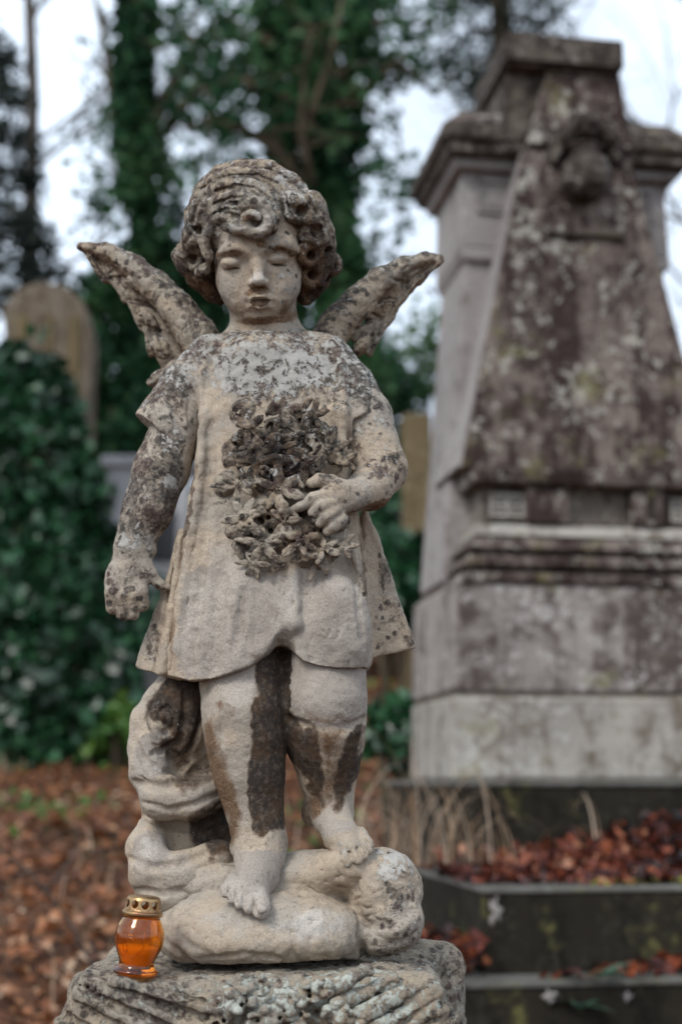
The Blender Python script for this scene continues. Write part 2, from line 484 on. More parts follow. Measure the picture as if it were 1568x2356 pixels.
M = {}
M['statue'] = statue_stone('weathered_sandstone')
M['hair'] = statue_stone('weathered_sandstone_hair', (.86, .86, .84))
M['pedestal'] = statue_stone('lichened_pedestal_stone', (.74, .75, .74), .38, (.36, .39, .33), (.50, .51, .46))
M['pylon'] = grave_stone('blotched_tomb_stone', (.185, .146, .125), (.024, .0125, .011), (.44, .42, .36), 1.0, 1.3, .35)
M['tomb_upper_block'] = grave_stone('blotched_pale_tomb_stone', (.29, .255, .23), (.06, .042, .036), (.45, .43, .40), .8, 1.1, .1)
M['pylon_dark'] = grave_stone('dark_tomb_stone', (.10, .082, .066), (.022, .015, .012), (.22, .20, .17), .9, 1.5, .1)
M['stele'] = grave_stone('grey_tomb_stone', (.29, .265, .25), (.13, .10, .09), (.36, .33, .31), .3, 1.0)
M['tomb_base'] = grave_stone('pale_tomb_base_stone', (.36, .33, .29), (.12, .095, .07), (.46, .44, .40), .6, 1.2, .2)
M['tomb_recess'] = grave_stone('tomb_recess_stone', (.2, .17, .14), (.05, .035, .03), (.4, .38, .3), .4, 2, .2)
M['step'] = grave_stone('dark_riser_stone', (.022, .018, .012), (.007, .006, .004), (.04, .036, .026), .5, 2.0, .2)  # almost black stone for the fronts of steps and slab
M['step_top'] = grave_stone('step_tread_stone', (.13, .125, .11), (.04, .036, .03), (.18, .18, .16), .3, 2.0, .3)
M['headstone'] = grave_stone('brown_headstone', (.15, .118, .085), (.055, .034, .02), (.25, .22, .175), .6, 1.3, .25)
M['pale_grave'] = grave_stone('pale_grave_stone', (.44, .43, .43), (.2, .19, .18), (.55, .55, .55), .2, 1.2)
M['brown_post'] = grave_stone('brown_post_stone', (.135, .10, .052), (.07, .048, .026), (.25, .2, .12), .3, 1.2)
M['plaque'] = NT('black_plaque').done((.012, .012, .014), .3, None, .5)
M['ivy'] = leaf_mat('ivy_leaf', [(.006, .024, .010), (.012, .050, .020), (.026, .10, .038), (.08, .17, .10)], .36, .12, .5)
M['ivy_tree'] = leaf_mat('tree_ivy_leaf', [(.008, .030, .015), (.017, .064, .028), (.045, .115, .042), (.08, .14, .07)], .6, .25, .15)
M['conifer'] = leaf_mat('conifer_needle', [(.012, .020, .018), (.02, .032, .026), (.035, .047, .035)], .8, .1, .1)
M['shrub'] = leaf_mat('shrub_leaf', [(.03, .08, .02), (.07, .17, .03), (.16, .27, .05)], .5, .3)
M['litter'] = leaf_mat('fallen_leaf', [(.035, .017, .010), (.11, .040, .018), (.25, .085, .028), (.37, .16, .065), (.46, .31, .20)], .5, .15, .4)
M['litter_red'] = leaf_mat('fallen_red_leaf', [(.014, .009, .009), (.045, .015, .014), (.17, .036, .018), (.30, .085, .036), (.40, .20, .12)], .45, .12, .35)
M['dry_grass'] = leaf_mat('dry_grass', [(.26, .16, .085), (.45, .31, .20), (.62, .49, .37)], .6, .25)
M['moss'] = leaf_mat('moss', [(.06, .07, .01), (.16, .16, .02), (.27, .25, .03)], .8, .1)
M['fern'] = leaf_mat('fern_leaf', [(.03, .07, .045), (.06, .13, .085), (.14, .22, .17)], .5, .2)
M['bark'] = bark_mat('bark', (.055, .042, .028), (.13, .10, .065))
M['twig'] = bark_mat('twig_bark', (.05, .04, .035), (.11, .09, .08))
def ground_mat():
    t = NT('leaf_strewn_soil')
    n = t.noise(1.1, 8, .7); m = t.noise(14, 8, .75); k = t.voro(26)
    c = t.mix(t.step(m, .4, .62), (.045, .022, .014), (.17, .075, .036))
    c = t.mix(t.math('MULTIPLY', t.step(k.outputs['Distance'], .4, .1), .6), c, (.28, .14, .075))
    c = t.mix(t.math('MULTIPLY', t.step(n, .52, .68), .6), c, (.05, .07, .018))
    return t.done(c, .8, t.bump(m, .8, .05), .3)
M['ground'] = ground_mat()
# ------------------------------------------------------------------ the carved child
def VR(v, roll=0.0, yaw=0.0):
    e = elev(v)
    R = np.array([[1, 0, 0], [0, math.cos(e), -math.sin(e)], [0, math.sin(e), math.cos(e)]])   # columns right, away, up
    a = math.radians(roll); Rr = np.array([[math.cos(a), 0, -math.sin(a)], [0, 1, 0], [math.sin(a), 0, math.cos(a)]])
    b = math.radians(yaw); Ry = np.array([[math.cos(b), -math.sin(b), 0], [math.sin(b), math.cos(b), 0], [0, 0, 1]])
    return R @ Rr @ Ry
U0 = 0.00049
def E(c, u, v, d, ru, rv, rd, k=10, op='+', roll=0, yaw=0, head=False):
    q = H(u, v, d) if head else P(u, v, d)
    s = SC(u, v, d if not head else d - .37 * (v - 560))
    c.ell(q, np.array([ru, rd, rv]) * s, VR(v, roll, yaw), k * U0, op)
def Ch(c, pts, k=8, op='+', head=False, kk=None):
    q = [(H if head else P)(*p[:3]) for p in pts]
    r = [p[3] * SC(p[0], p[1], p[2]) for p in pts]
    c.chain(q, r, k * U0, op, None if kk is None else kk * U0)
def T3(c, a, b, d, r, k=6, op='+'):
    c.tri(P(*a), P(*b), P(*d), r * U0, k * U0, op)
def clay(u0, u1, v0, v1, d0, d1, h):
    a = [P(u, v, d) for u in (u0, u1) for v in (v0, v1) for d in (d0, d1)]
    return Clay(np.min(a, 0), np.max(a, 0), h)
def sf(c, u, v, d0=300, d1=-220):
    """depth of the clay surface met at picture position u, v"""
    ds = np.arange(d0, d1, -1.5); r = _dir(u, v)
    q = CAM + r * ((DIST - ds * .0005) / r[1])[:, None]
    i = np.rint((q - c.lo) / c.h).astype(int); ok = np.all((i >= 0) & (i < c.n), 1); i = np.clip(i, 0, c.n - 1)
    m = ok & (c.D[i[:, 0], i[:, 1], i[:, 2]] < 0)
    return float(ds[np.argmax(m)]) if m.any() else None
def G(c, pts, k=6, op='-', sink=.35, n=4):
    """groove (or ridge) drawn along the surface"""
    q = []
    for a, b in zip(pts, pts[1:]):
        for t in range(n): q.append(tuple(a[j] + (b[j] - a[j]) * t / n for j in range(3)))
    q.append(pts[-1]); o = []
    for u, v, r in q:
        d = sf(c, u, v)
        if d is not None: o.append((u, v, d + (r * sink if op == '-' else -r * sink) / .98, r))
    if len(o) > 1: Ch(c, o, k, op, kk=k if op == '-' else None)
def poly(u, v, pts, soft):
    """soft inside mask of an outline given in picture units"""
    pts = np.array(pts, float); inside = np.zeros(len(u), bool); dist = np.full(len(u), 1e9)
    for i in range(len(pts)):
        a, b = pts[i], pts[(i + 1) % len(pts)]
        e = b - a; wx, wy = u - a[0], v - a[1]
        t = np.clip((wx * e[0] + wy * e[1]) / (e @ e + 1e-9), 0, 1)
        dist = np.minimum(dist, np.hypot(wx - t * e[0], wy - t * e[1]))
        cr = ((a[1] <= v) & (b[1] > v) & (e[0] * wy - e[1] * wx > 0)) | ((a[1] > v) & (b[1] <= v) & (e[0] * wy - e[1] * wx < 0))
        inside ^= cr
    sd = np.where(inside, dist, -dist)
    return smooth(-soft * 2.5, soft * 2.5, sd).astype(f32)
def blob(u, v, cu, cv, ru, rv, roll=0):
    a = math.radians(roll); x = (u - cu) * math.cos(a) + (v - cv) * math.sin(a); y = -(u - cu) * math.sin(a) + (v - cv) * math.cos(a)
    return smooth(1.35, .55, np.hypot(x / ru, y / rv)).astype(f32)

def finish(c, name, mat, parent, paint, lumps=((30, .0022, 3), (110, .0007, 2)), rl=1):
    co, F = c.mesh()
    co = relax(co, F, rl)
    N = vnormals(co, F)
    for sc_, amp, octv in lumps:
        co = co + N * (fbm(co, sc_, octv, 5) * amp)[:, None]
    co = co.astype(f32)
    u, v = UV(co)
    jt = (.2 + .8 * smooth(760, 840, v)).astype(f32)
    u = u + jt * 10 * fbm(co, 34, 3, 3) + jt * 4 * fbm(co, 170, 2, 9); v = v + jt * 16 * fbm(co, 26, 3, 21) + jt * 5 * fbm(co, 170, 2, 33)
    wear = np.zeros((len(co), 3), f32); stain_shade = np.zeros((len(co), 3), f32)
    paint(u, v, N, co, wear, stain_shade)
    return new_mesh(name, co, F, mat, parent, {'wear': np.clip(wear, 0, 1), 'stain_shade': np.clip(stain_shade, 0, 1)})

statue = thing('angel_statue', tuple(P(600, 2230, 180)), 'weathered stone angel child with curly hair and small wings holding a bouquet', 'statue')

# ---- body: head, neck, arms and legs in one surface
def sculpt_body():
    c = clay(225, 950, 420, 2135, -150, 250, .00125)
    h = dict(head=True)
    # skull and face
    E(c, 595, 530, -5, 108, 118, 112, 0, **h)
    E(c, 595, 620, 28, 100, 125, 88, 24, **h)
    E(c, 595, 540, 48, 93, 78, 70, 22, **h)
    for sx, x in ((-1, 546), (1, 645)): E(c, x, 652, 62, 42, 44, 46, 24, **h)
    E(c, 596, 690, 82, 62, 48, 38, 28, **h)
    E(c, 596, 725, 82, 29, 25, 30, 22, **h)                      # chin
    E(c, 597, 690, 100, 33, 22, 24, 16, **h)                     # muzzle
    Ch(c, [(504, 588, 84, 7), (520, 576, 98, 7), (544, 570, 108, 7), (570, 578, 110, 6)], 28, **h)     # brows
    Ch(c, [(614, 574, 110, 6), (638, 562, 108, 7), (662, 562, 99, 7), (682, 575, 84, 7)], 28, **h)
    E(c, 533, 605, 130, 36, 22, 27, 14, '-', roll=6, **h)        # sockets
    E(c, 641, 596, 130, 36, 22, 27, 14, '-', roll=10, **h)
    E(c, 533, 605, 90, 25, 16, 28, 4, roll=4, **h)               # lowered lids
    E(c, 639, 595, 90, 25, 16, 28, 4, roll=10, **h)
    Ch(c, [(508, 607, 104, 3), (519, 618, 115, 6), (534, 622, 120, 7.5), (550, 616, 115, 6), (559, 606, 106, 3)], 4, '-', **h)
    Ch(c, [(614, 602, 106, 3), (626, 611, 116, 7), (642, 611, 121, 8), (656, 603, 114, 6), (666, 592, 102, 3)], 4, '-', **h)
    Ch(c, [(506, 600, 104, 2.5), (518, 590, 112, 3.5), (536, 587, 114, 3.5), (553, 593, 111, 2.5)], 4, '-', **h)
    Ch(c, [(618, 590, 110, 2.5), (630, 580, 113, 3.5), (648, 576, 112, 3.5), (666, 584, 102, 2.5)], 4, '-', **h)
    Ch(c, [(594, 576, 108, 10), (594, 612, 118, 9), (594, 640, 136, 12)], 18, **h)   # nose
    E(c, 594, 645, 138, 13, 11, 14, 6, **h)
    E(c, 579, 650, 121, 8.5, 8.5, 14, 6, **h); E(c, 609, 650, 121, 8.5, 8.5, 14, 6, **h)
    for x in (584, 604): E(c, x, 659, 138, 6, 4.5, 10, 3, '-', **h)
    Ch(c, [(594, 666, 128, 4), (596, 678, 131, 5)], 8, '-', **h)                        # philtrum
    E(c, 597, 694, 112, 30, 20, 18, 14, **h)
    Ch(c, [(575, 693, 118, 4.5), (586, 683, 129, 7.5), (597, 685, 133, 7), (608, 683, 129, 7.5), (620, 691, 118, 4.5)], 5, **h)
    Ch(c, [(582, 702, 120, 6), (597, 705, 130, 9.5), (612, 701, 120, 6)], 5, **h)
    Ch(c, [(575, 694, 126, 2.6), (586, 691, 136, 5.4), (598, 692, 140, 7), (609, 691, 136, 5.2), (619, 692, 125, 2.6)], 2, '-', **h)
    Ch(c, [(580, 717, 124, 5), (597, 719, 126, 6), (613, 717, 124, 5)], 12, '-', **h)
    for x, r in ((566, -1), (628, 1)): E(c, x, 697, 122, 5, 6, 7, 10, '-', **h)          # mouth corners
    # neck, chest
    Ch(c, [(603, 640, -70, 76), (608, 745, -70, 72), (613, 800, -62, 78)], 22)
    Ch(c, [(530, 845, -50, 55), (705, 845, -50, 55)], 30)
    Ch(c, [(594, 735, -80, 36), (556, 780, -75, 32), (500, 808, -60, 28)], 22); Ch(c, [(626, 735, -80, 36), (664, 778, -75, 32), (724, 806, -60, 28)], 22)
    E(c, 620, 1000, -30, 130, 220, 66, 30)
    E(c, 620, 1300, -20, 130, 180, 70, 30)
    # right arm of the child (hanging)
    Ch(c, [(455, 880, -35, 62), (420, 960, -25, 60), (372, 1078, -5, 62), (340, 1170, 5, 57), (304, 1262, 14, 43)], 16)
    E(c, 318, 1268, 12, 43, 26, 34, 14)
    E(c, 293, 1335, 14, 51, 72, 36, 16, roll=-4)
    for i, (x, y0, y1) in enumerate(((259, 1362, 1398), (282, 1372, 1414), (305, 1370, 1412), (327, 1358, 1392))):
        Ch(c, [(x, y0 - 20, 32, 14), (x, y0, 36, 16), (x + 1, y1, 22, 15.5), (x + 2, y1 - 10, -8, 13), (x + 2, y1 - 40, -18, 11)], 9, kk=3)
    for x in (271, 294, 316): Ch(c, [(x, 1352, 56, 2.5), (x, 1385, 54, 4), (x, 1420, 34, 5)], 4, '-')
    Ch(c, [(326, 1288, 20, 22), (345, 1322, 26, 17), (368, 1345, 22, 13), (388, 1352, 16, 9)], 12, kk=5)
    Ch(c, [(262, 1268, 50, 3), (300, 1276, 62, 3), (340, 1284, 48, 3)], 8, '-')         # wrist crease
    # left arm of the child (bent over the bouquet)
    Ch(c, [(790, 880, -40, 60), (838, 960, -15, 62), (874, 1070, 10, 61)], 16)
    Ch(c, [(876, 1085, 15, 60), (850, 1125, 70, 48), (812, 1140, 112, 38)], 18)
    E(c, 775, 1142, 135, 44, 42, 26, 14, roll=-12)
    for p in ([(752, 1140, 150, 17), (720, 1148, 158, 15), (690, 1165, 158, 13), (668, 1177, 150, 10)],
              [(760, 1158, 154, 15), (738, 1166, 162, 15), (719, 1181, 155, 13)],
              [(770, 1175, 150, 15), (750, 1188, 158, 15), (735, 1202, 150, 13)],
              [(785, 1192, 140, 14), (766, 1210, 148, 14), (753, 1222, 141, 12)]): Ch(c, p, 7, kk=3)
    Ch(c, [(760, 1108, 140, 16), (735, 1104, 150, 13), (716, 1112, 150, 11)], 8)
    Ch(c, [(842, 1075, 80, 4), (870, 1062, 60, 5), (905, 1066, 50, 3)], 10, '-')        # elbow fold
    # the child's right leg, forward
    Ch(c, [(560, 1490, -10, 88), (556, 1560, 18, 92), (562, 1640, 36, 91), (564, 1700, 34, 88), (573, 1775, 28, 79), (583, 1850, 24, 63), (595, 1915, 26, 56), (598, 1965, 34, 55)], 14, kk=24)
    E(c, 556, 1636, 92, 52, 48, 40, 26)                                              # knee cap
    E(c, 500, 1690, 130, 20, 40, 30, 14, '-')
    Ch(c, [(596, 1965, 40, 54), (590, 2020, 92, 46), (580, 2055, 140, 34)], 20)
    E(c, 568, 2058, 145, 54, 34, 34, 18, roll=-14)
    E(c, 545, 1950, 20, 16, 20, 26, 12); E(c, 648, 1940, 15, 14, 22, 26, 12)           # ankles
    for (x, y, d, r) in ((601, 2096, 186, 21), (572, 2090, 186, 14.5), (552, 2080, 182, 13.5), (535, 2069, 176, 12.5), (519, 2057, 166, 12)):
        Ch(c, [(x + (580 - x) * .25, y - 34, d - 32, r + 2), (x, y - 10, d - 4, r), (x, y, d, r - 1)], 7, kk=3)
    for a, b in (((585, 2060, 182), (588, 2108, 204)), ((562, 2052, 180), (562, 2098, 202)), ((544, 2044, 174), (543, 2088, 196)), ((527, 2036, 166), (526, 2076, 186))):
        Ch(c, [(*a, 2.5), (*b, 4.5)], 3, '-')
    E(c, 602, 2092, 206, 12, 9, 5, 3); 
    # the child's left leg, set back and higher
    Ch(c, [(742, 1480, -15, 90), (744, 1545, 12, 93), (748, 1610, 30, 92), (750, 1668, 22, 86), (750, 1725, -2, 79), (753, 1790, -22, 62), (760, 1848, -24, 46), (764, 1880, -14, 43)], 14, kk=22)
    E(c, 748, 1615, 74, 68, 52, 46, 20)
    Ch(c, [(672, 1652, 66, 7), (700, 1674, 104, 8), (750, 1682, 122, 8), (800, 1676, 104, 8), (836, 1654, 50, 7)], 14, '-')
    E(c, 715, 1868, -62, 24, 34, 40, 22)
    Ch(c, [(764, 1882, -6, 42), (786, 1925, 45, 38), (805, 1952, 75, 28)], 18)
    for (x, y, d, r) in ((798, 1985, 100, 15), (822, 1980, 104, 12.5), (836, 1970, 98, 11), (846, 1958, 90, 10), (851, 1946, 82, 9)):
        Ch(c, [(x - 20, y - 34, d - 36, r + 1), (x - 3, y - 8, d - 6, r), (x + 1, y, d - 4, r - 1)], 7, kk=3)
    for a, b in (((800, 1948, 90), (812, 1990, 118)), ((816, 1942, 88), (832, 1980, 114)), ((828, 1936, 82), (845, 1968, 104)), ((836, 1928, 74), (852, 1950, 94))):
        Ch(c, [(*a, 2), (*b, 4)], 3, '-')
    def paint(u, v, N, co, wear, stain_shade):
        leg1 = (u < 668) & (v > 1480); leg2 = (u >= 655) & (v > 1480) & (u > 640)
        head = v < 790
        wear[:, 0] += head * (.34 * blob(u, v, 600, 545, 130, 40) + .30 * blob(u, v, 660, 640, 36, 60) + .22 * blob(u, v, 515, 605, 35, 45) + .18 * blob(u, v, 650, 715, 40, 25))
        wear[:, 1] += head * (.35 * blob(u, v, 660, 660, 40, 60) + .35 * blob(u, v, 640, 565, 60, 30) + .1)
        stain_shade[:, 2] += head * (.75 * blob(u, v, 555, 522, 34, 26) + .6 * blob(u, v, 594, 640, 20, 25) + .45 * blob(u, v, 545, 665, 50, 40) + .5 * blob(u, v, 640, 592, 22, 14) + .42 * blob(u, v, 534, 603, 22, 14) + .42 * blob(u, v, 655, 660, 40, 40) + .4 * blob(u, v, 596, 722, 30, 14))
        stain_shade[:, 1] += head * (.55 * blob(u, v, 530, 584, 40, 12) + .3 * smooth(690, 740, v) + .5 * blob(u, v, 600, 556, 60, 14, 10) + .5 * blob(u, v, 597, 672, 40, 10) + .4 * blob(u, v, 550, 700, 40, 26) + .45 * blob(u, v, 600, 580, 14, 24) + .58 * blob(u, v, 655, 580, 40, 12) + .5 * blob(u, v, 594, 664, 24, 6) + .45 * blob(u, v, 600, 736, 60, 10) + .5 * blob(u, v, 497, 640, 10, 60) + .42 * blob(u, v, 665, 710, 34, 30))
        stain_shade[:, 0] += head * (.95 * poly(u, v, [(572, 694), (585, 689), (598, 690), (612, 688), (623, 692), (612, 703), (597, 708), (582, 703)], 1.5) + .55 * blob(u, v, 536, 620, 20, 4) + .6 * blob(u, v, 640, 608, 22, 4))  # lips stained dark; the lid creases carry their shadow as colour
        arm1 = (u < 450) & (v > 930) & (v < 1460)
        wear[:, 0] += arm1 * (.46 * smooth(1290, 1200, v) * smooth(960, 1010, v) * smooth(440, 395, u) + .36)
        wear[:, 1] += arm1 * (.3 + .55 * blob(u, v, 310, 1245, 50, 22) + .5 * blob(u, v, 395, 1110, 30, 22) + .4 * blob(u, v, 400, 1000, 30, 60))
        wear[:, 0] += arm1 * .24 * blob(u, v, 290, 1370, 60, 80); stain_shade[:, 1] += arm1 * .3 * blob(u, v, 290, 1400, 50, 40)
        arm2 = (u > 640) & (v > 900) & (v < 1260) & (u < 960)
        wear[:, 0] += arm2 * (.30 + .5 * blob(u, v, 890, 1070, 45, 35))
        wear[:, 1] += arm2 * (.35 + .2 * blob(u, v, 860, 970, 50, 50))
        stain_shade[:, 1] += arm2 * .75 * blob(u, v, 880, 1172, 60, 14, -8)
        stain_shade[:, 2] += arm2 * (.4 * blob(u, v, 745, 1195, 50, 40) + .3 * blob(u, v, 790, 1120, 40, 20))
        stain_shade[:, 0] += leg1 * 1.0 * poly(u, v, [(600, 1500), (582, 1560), (590, 1610), (577, 1660), (580, 1720), (566, 1790), (565, 1850), (578, 1905), (600, 1920), (628, 1912), (652, 1885), (700, 1850), (700, 1480)], 5)
        stain_shade[:, 1] += leg1 * (.72 * poly(u, v, [(460, 1670), (492, 1650), (524, 1740), (546, 1830), (552, 1925), (520, 1950), (490, 1860), (460, 1790)], 13) + .5 * blob(u, v, 520, 1632, 26, 14) + .6 * poly(u, v, [(600, 1700), (640, 1700), (640, 1860), (600, 1880)], 16))
        wear[:, 2] += leg1 * (.9 * poly(u, v, [(500, 1540), (585, 1530), (578, 1620), (530, 1640), (508, 1600)], 10) + .75 * smooth(1925, 1965, v))
        stain_shade[:, 2] += leg1 * .45 * smooth(2030, 2070, v)
        wear[:, 2] += leg2 * (.95 * poly(u, v, [(645, 1500), (850, 1500), (850, 1640), (838, 1652), (790, 1672), (720, 1668), (672, 1645), (655, 1580)], 6) + .7 * blob(u, v, 765, 1890, 50, 28))
        stain_shade[:, 0] += leg2 * (1.0 * poly(u, v, [(640, 1590), (664, 1640), (700, 1668), (732, 1676), (738, 1740), (745, 1800), (742, 1850), (720, 1830), (690, 1800), (650, 1720)], 6) + 1.0 * poly(u, v, [(832, 1664), (842, 1690), (826, 1760), (802, 1815), (780, 1848), (766, 1850), (764, 1800), (778, 1740), (800, 1690)], 6))
        stain_shade[:, 1] += leg2 * (.8 * poly(u, v, [(728, 1672), (800, 1672), (772, 1760), (764, 1850), (742, 1850), (745, 1760)], 18) + .4 * blob(u, v, 735, 1650, 60, 14) + .55 * blob(u, v, 710, 1860, 26, 40))
        wear[:, 0] += (v > 1900) * (.2)
        wear[:, 1] += leg2 * (v > 1900) * .4
    return finish(c, 'body', M['statue'], statue, paint, ((30, .0010, 3), (150, .0005, 2)))
body = sculpt_body()

# ---- hair
def hd(u, v):
    """how far the hair and forehead stand out at u, v in the head frame"""
    def el(cu, cv, cd, ru, rv, rd):
        q = 1 - ((u - cu) / ru) ** 2 - ((v - cv) / rv) ** 2
        return cd + rd * math.sqrt(q) if q > 0 else -60
    return max(el(592, 508, -28, 138, 130, 142), el(595, 540, 48, 93, 78, 70), el(595, 616, 28, 101, 120, 88), -40)
def sculpt_hair():
    c = clay(385, 800, 350, 730, -240, 190, .0011)
    h = dict(head=True)
    E(c, 592, 508, -28, 138, 130, 142, 0, **h)
    E(c, 592, 590, -85, 128, 96, 90, 30, **h)
    E(c, 600, 570, 30, 90, 56, 84, 4, '-', **h)      # leave the face free
    E(c, 597, 660, 60, 92, 120, 120, 6, '-', **h)
    def lock(pts, k=7, off=.1, kk=4):
        Ch(c, [(u, v, hd(u, v) + r * off, r) for u, v, r in pts], k, kk=kk, **h)
    # top of the head: hair drawn from the crown in waves
    W = [[(446, 500, 13), (462, 462, 17), (496, 436, 19), (540, 424, 19), (584, 430, 19), (618, 456, 17), (632, 492, 15), (626, 526, 12)],
         [(448, 470, 13), (478, 424, 17), (528, 402, 18), (590, 400, 18), (636, 420, 18), (660, 456, 17), (668, 500, 14)],
         [(456, 440, 14), (504, 398, 18), (560, 384, 19), (618, 388, 19), (668, 414, 18), (698, 452, 16)],
         [(466, 492, 12), (494, 466, 15), (530, 453, 16), (566, 454, 15), (594, 470, 13), (608, 496, 11)],
         [(470, 512, 9), (494, 490, 12), (520, 479, 12), (544, 482, 10), (560, 494, 7)],
         [(440, 540, 14), (440, 490, 16), (462, 446, 18), (508, 404, 18)],
         [(640, 404, 16), (692, 436, 17), (716, 476, 16), (724, 510, 14)],
         [(676, 430, 14), (684, 462, 15), (676, 492, 14)],
         [(478, 532, 10), (484, 512, 12), (506, 500, 12), (528, 500, 9)]]
    for w in W: lock(w, 6, .12)
    for w in W[:7]:                                   # strands within each lock
        for e in (.1,):
            Ch(c, [(u + e * r * .5, v + e * r, hd(u, v) + r * 1.06, 2.4) for u, v, r in w], 4, '-', **h)
    # the loose curl over the forehead
    sp = []
    for i in range(18):
        a = math.radians(118 - i * 26); r = 44 - i * 1.9
        sp.append((584 + r * math.cos(a), 508 - r * 1.0 * math.sin(a), 124 + i * .7, 17 - i * .55))
    Ch(c, sp, 5, kk=3, **h)
    E(c, 586, 510, 146, 9, 8, 16, 6, '-', **h)
    E(c, 548, 524, 112, 40, 17, 20, 14, **h)
    # curls: comma shaped locks that wind into a hollow
    def curl(u, v, d, R, r, yaw, a0, turn=1, tail=(0, 0), n=15, span=430, deep=1.0):
        Rm = VR(v, 0, yaw); q = H(u, v, d); s = SC(u, v, d)
        c.ell(q - (-Rm[:, 1]) * r * .9 * s, np.array([R * 1.05, r * 1.2, R * 1.05]) * s, Rm, 8 * U0)
        pts, rs = [], []
        if tail != (0, 0):
            pts.append(H(u + tail[0], v + tail[1], hd(u + tail[0], v + tail[1]))); rs.append(r * .8 * s)
        for i in range(n):
            t = i / (n - 1); a = math.radians(a0 + turn * span * t); rr = R * (1 - .78 * t)
            pts.append(q + (Rm[:, 0] * math.cos(a) + Rm[:, 2] * math.sin(a)) * rr * s + (-Rm[:, 1]) * (r * .25 - r * .75 * t * deep) * s); rs.append(r * (1.12 - .55 * t) * s)
        c.chain(pts, rs, 7 * U0, '+', 3 * U0)
        c.ell(q + (-Rm[:, 1]) * r * .4 * s, np.array([R * .47, r * 1.4 * deep, R * .43]) * s, Rm, 6 * U0, '-')
    Ch(c, [(462, 480, 60, 26), (450, 540, 36, 28), (438, 588, 0, 28), (462, 634, -40, 32), (488, 668, -58, 25), (506, 690, -62, 13)], 14, **h)
    Ch(c, [(430, 560, 0, 18), (416, 590, -12, 19), (424, 616, -20, 17)], 12, **h)
    curl(462, 528, 58, 25, 13, -28, 80, -1, (6, -40))
    curl(448, 596, 22, 27, 14, -40, 60, 1, (0, -40))
    Ch(c, [(470, 560, 66, 12), (478, 590, 66, 13), (470, 618, 52, 12), (456, 630, 34, 9)], 8, **h)
    E(c, 466, 604, 62, 9, 14, 16, 6, '-', **h)
    Ch(c, [(442, 620, -10, 12), (462, 642, 0, 13), (484, 668, -14, 12), (500, 690, -30, 8)], 8, **h)
    Ch(c, [(716, 470, 50, 32), (734, 540, 26, 34), (738, 600, 4, 34), (720, 645, -22, 34), (702, 682, -48, 20)], 14, **h)
    curl(690, 486, 92, 27, 14, 20, 120, -1, (-24, -44))
    curl(724, 534, 70, 33, 15, 34, 110, -1, (-16, -50))
    curl(712, 588, 60, 25, 13, 26, 70, 1, (4, -40))
    curl(746, 574, 30, 25, 12, 46, 90, -1, (-6, -44))
    curl(764, 612, 6, 21, 11, 46, 100, -1)
    curl(716, 634, 34, 26, 13, 28, 60, -1, deep=1.3)
    curl(742, 640, -4, 19, 11, 44, 120, 1)
    Ch(c, [(696, 664, 0, 13), (704, 690, -16, 13), (722, 676, -26, 12)], 8, **h)
    for p in ([(424, 560, 3), (440, 540, 5), (446, 510, 4)], [(410, 596, 3), (424, 606, 6), (440, 634, 4)], [(470, 650, 3), (486, 664, 5), (502, 690, 4)], [(452, 640, 3), (470, 664, 5), (490, 690, 3)], [(752, 500, 3), (764, 530, 5), (768, 560, 4)], [(738, 500, 3), (752, 520, 5), (758, 548, 4)], [(700, 660, 3), (706, 682, 5)], [(726, 652, 3), (734, 668, 5)], [(690, 440, 3), (712, 462, 5), (730, 492, 4)], [(620, 392, 3), (670, 410, 5), (706, 440, 4)], [(470, 450, 3), (450, 480, 5), (444, 510, 4)]):
        G(c, p, 5)
    for p in ((648, 474), (664, 466)): Ch(c, [(p[0], p[1], hd(*p) + 14, 3), (p[0] + 12, p[1] + 44, hd(p[0] + 12, p[1] + 44) + 12, 4)], 5, '-', **h)
    def paint(u, v, N, co, wear, stain_shade):
        wear[:, 0] += .58 + .2 * smooth(.3, .9, N[:, 2]) + .14 * smooth(700, 760, u)
        wear[:, 1] += .45 + .35 * blob(u, v, 660, 440, 60, 50) - .2 * (v > 600)
        stain_shade[:, 2] += 1.0 * blob(u, v, 598, 506, 26, 30, -30) + .8 * blob(u, v, 545, 524, 26, 16) + .35 * blob(u, v, 455, 612, 22, 14) + .55 * blob(u, v, 690, 452, 14, 6, 50) + .3 * blob(u, v, 728, 600, 14, 16)  # front curl gets its white highlight painted in
        stain_shade[:, 1] += .3 * blob(u, v, 570, 500, 20, 10) + .42 * blob(u, v, 720, 620, 60, 70) + .55 * smooth(600, 680, v) + .3
        stain_shade[:, 0] += .55 * smooth(650, 705, v) + .35 * blob(u, v, 735, 650, 40, 40) + .4 * blob(u, v, 440, 590, 20, 30)  # darker and browner towards the lower ends of the hair
        lt = blob(u, v, 597, 505, 36, 36)
        wear[:, 0] *= 1 - .8 * lt
    return finish(c, 'hair', M['hair'], statue, paint, ((60, .0010, 3), (190, .0007, 2)))
hair = sculpt_hair()

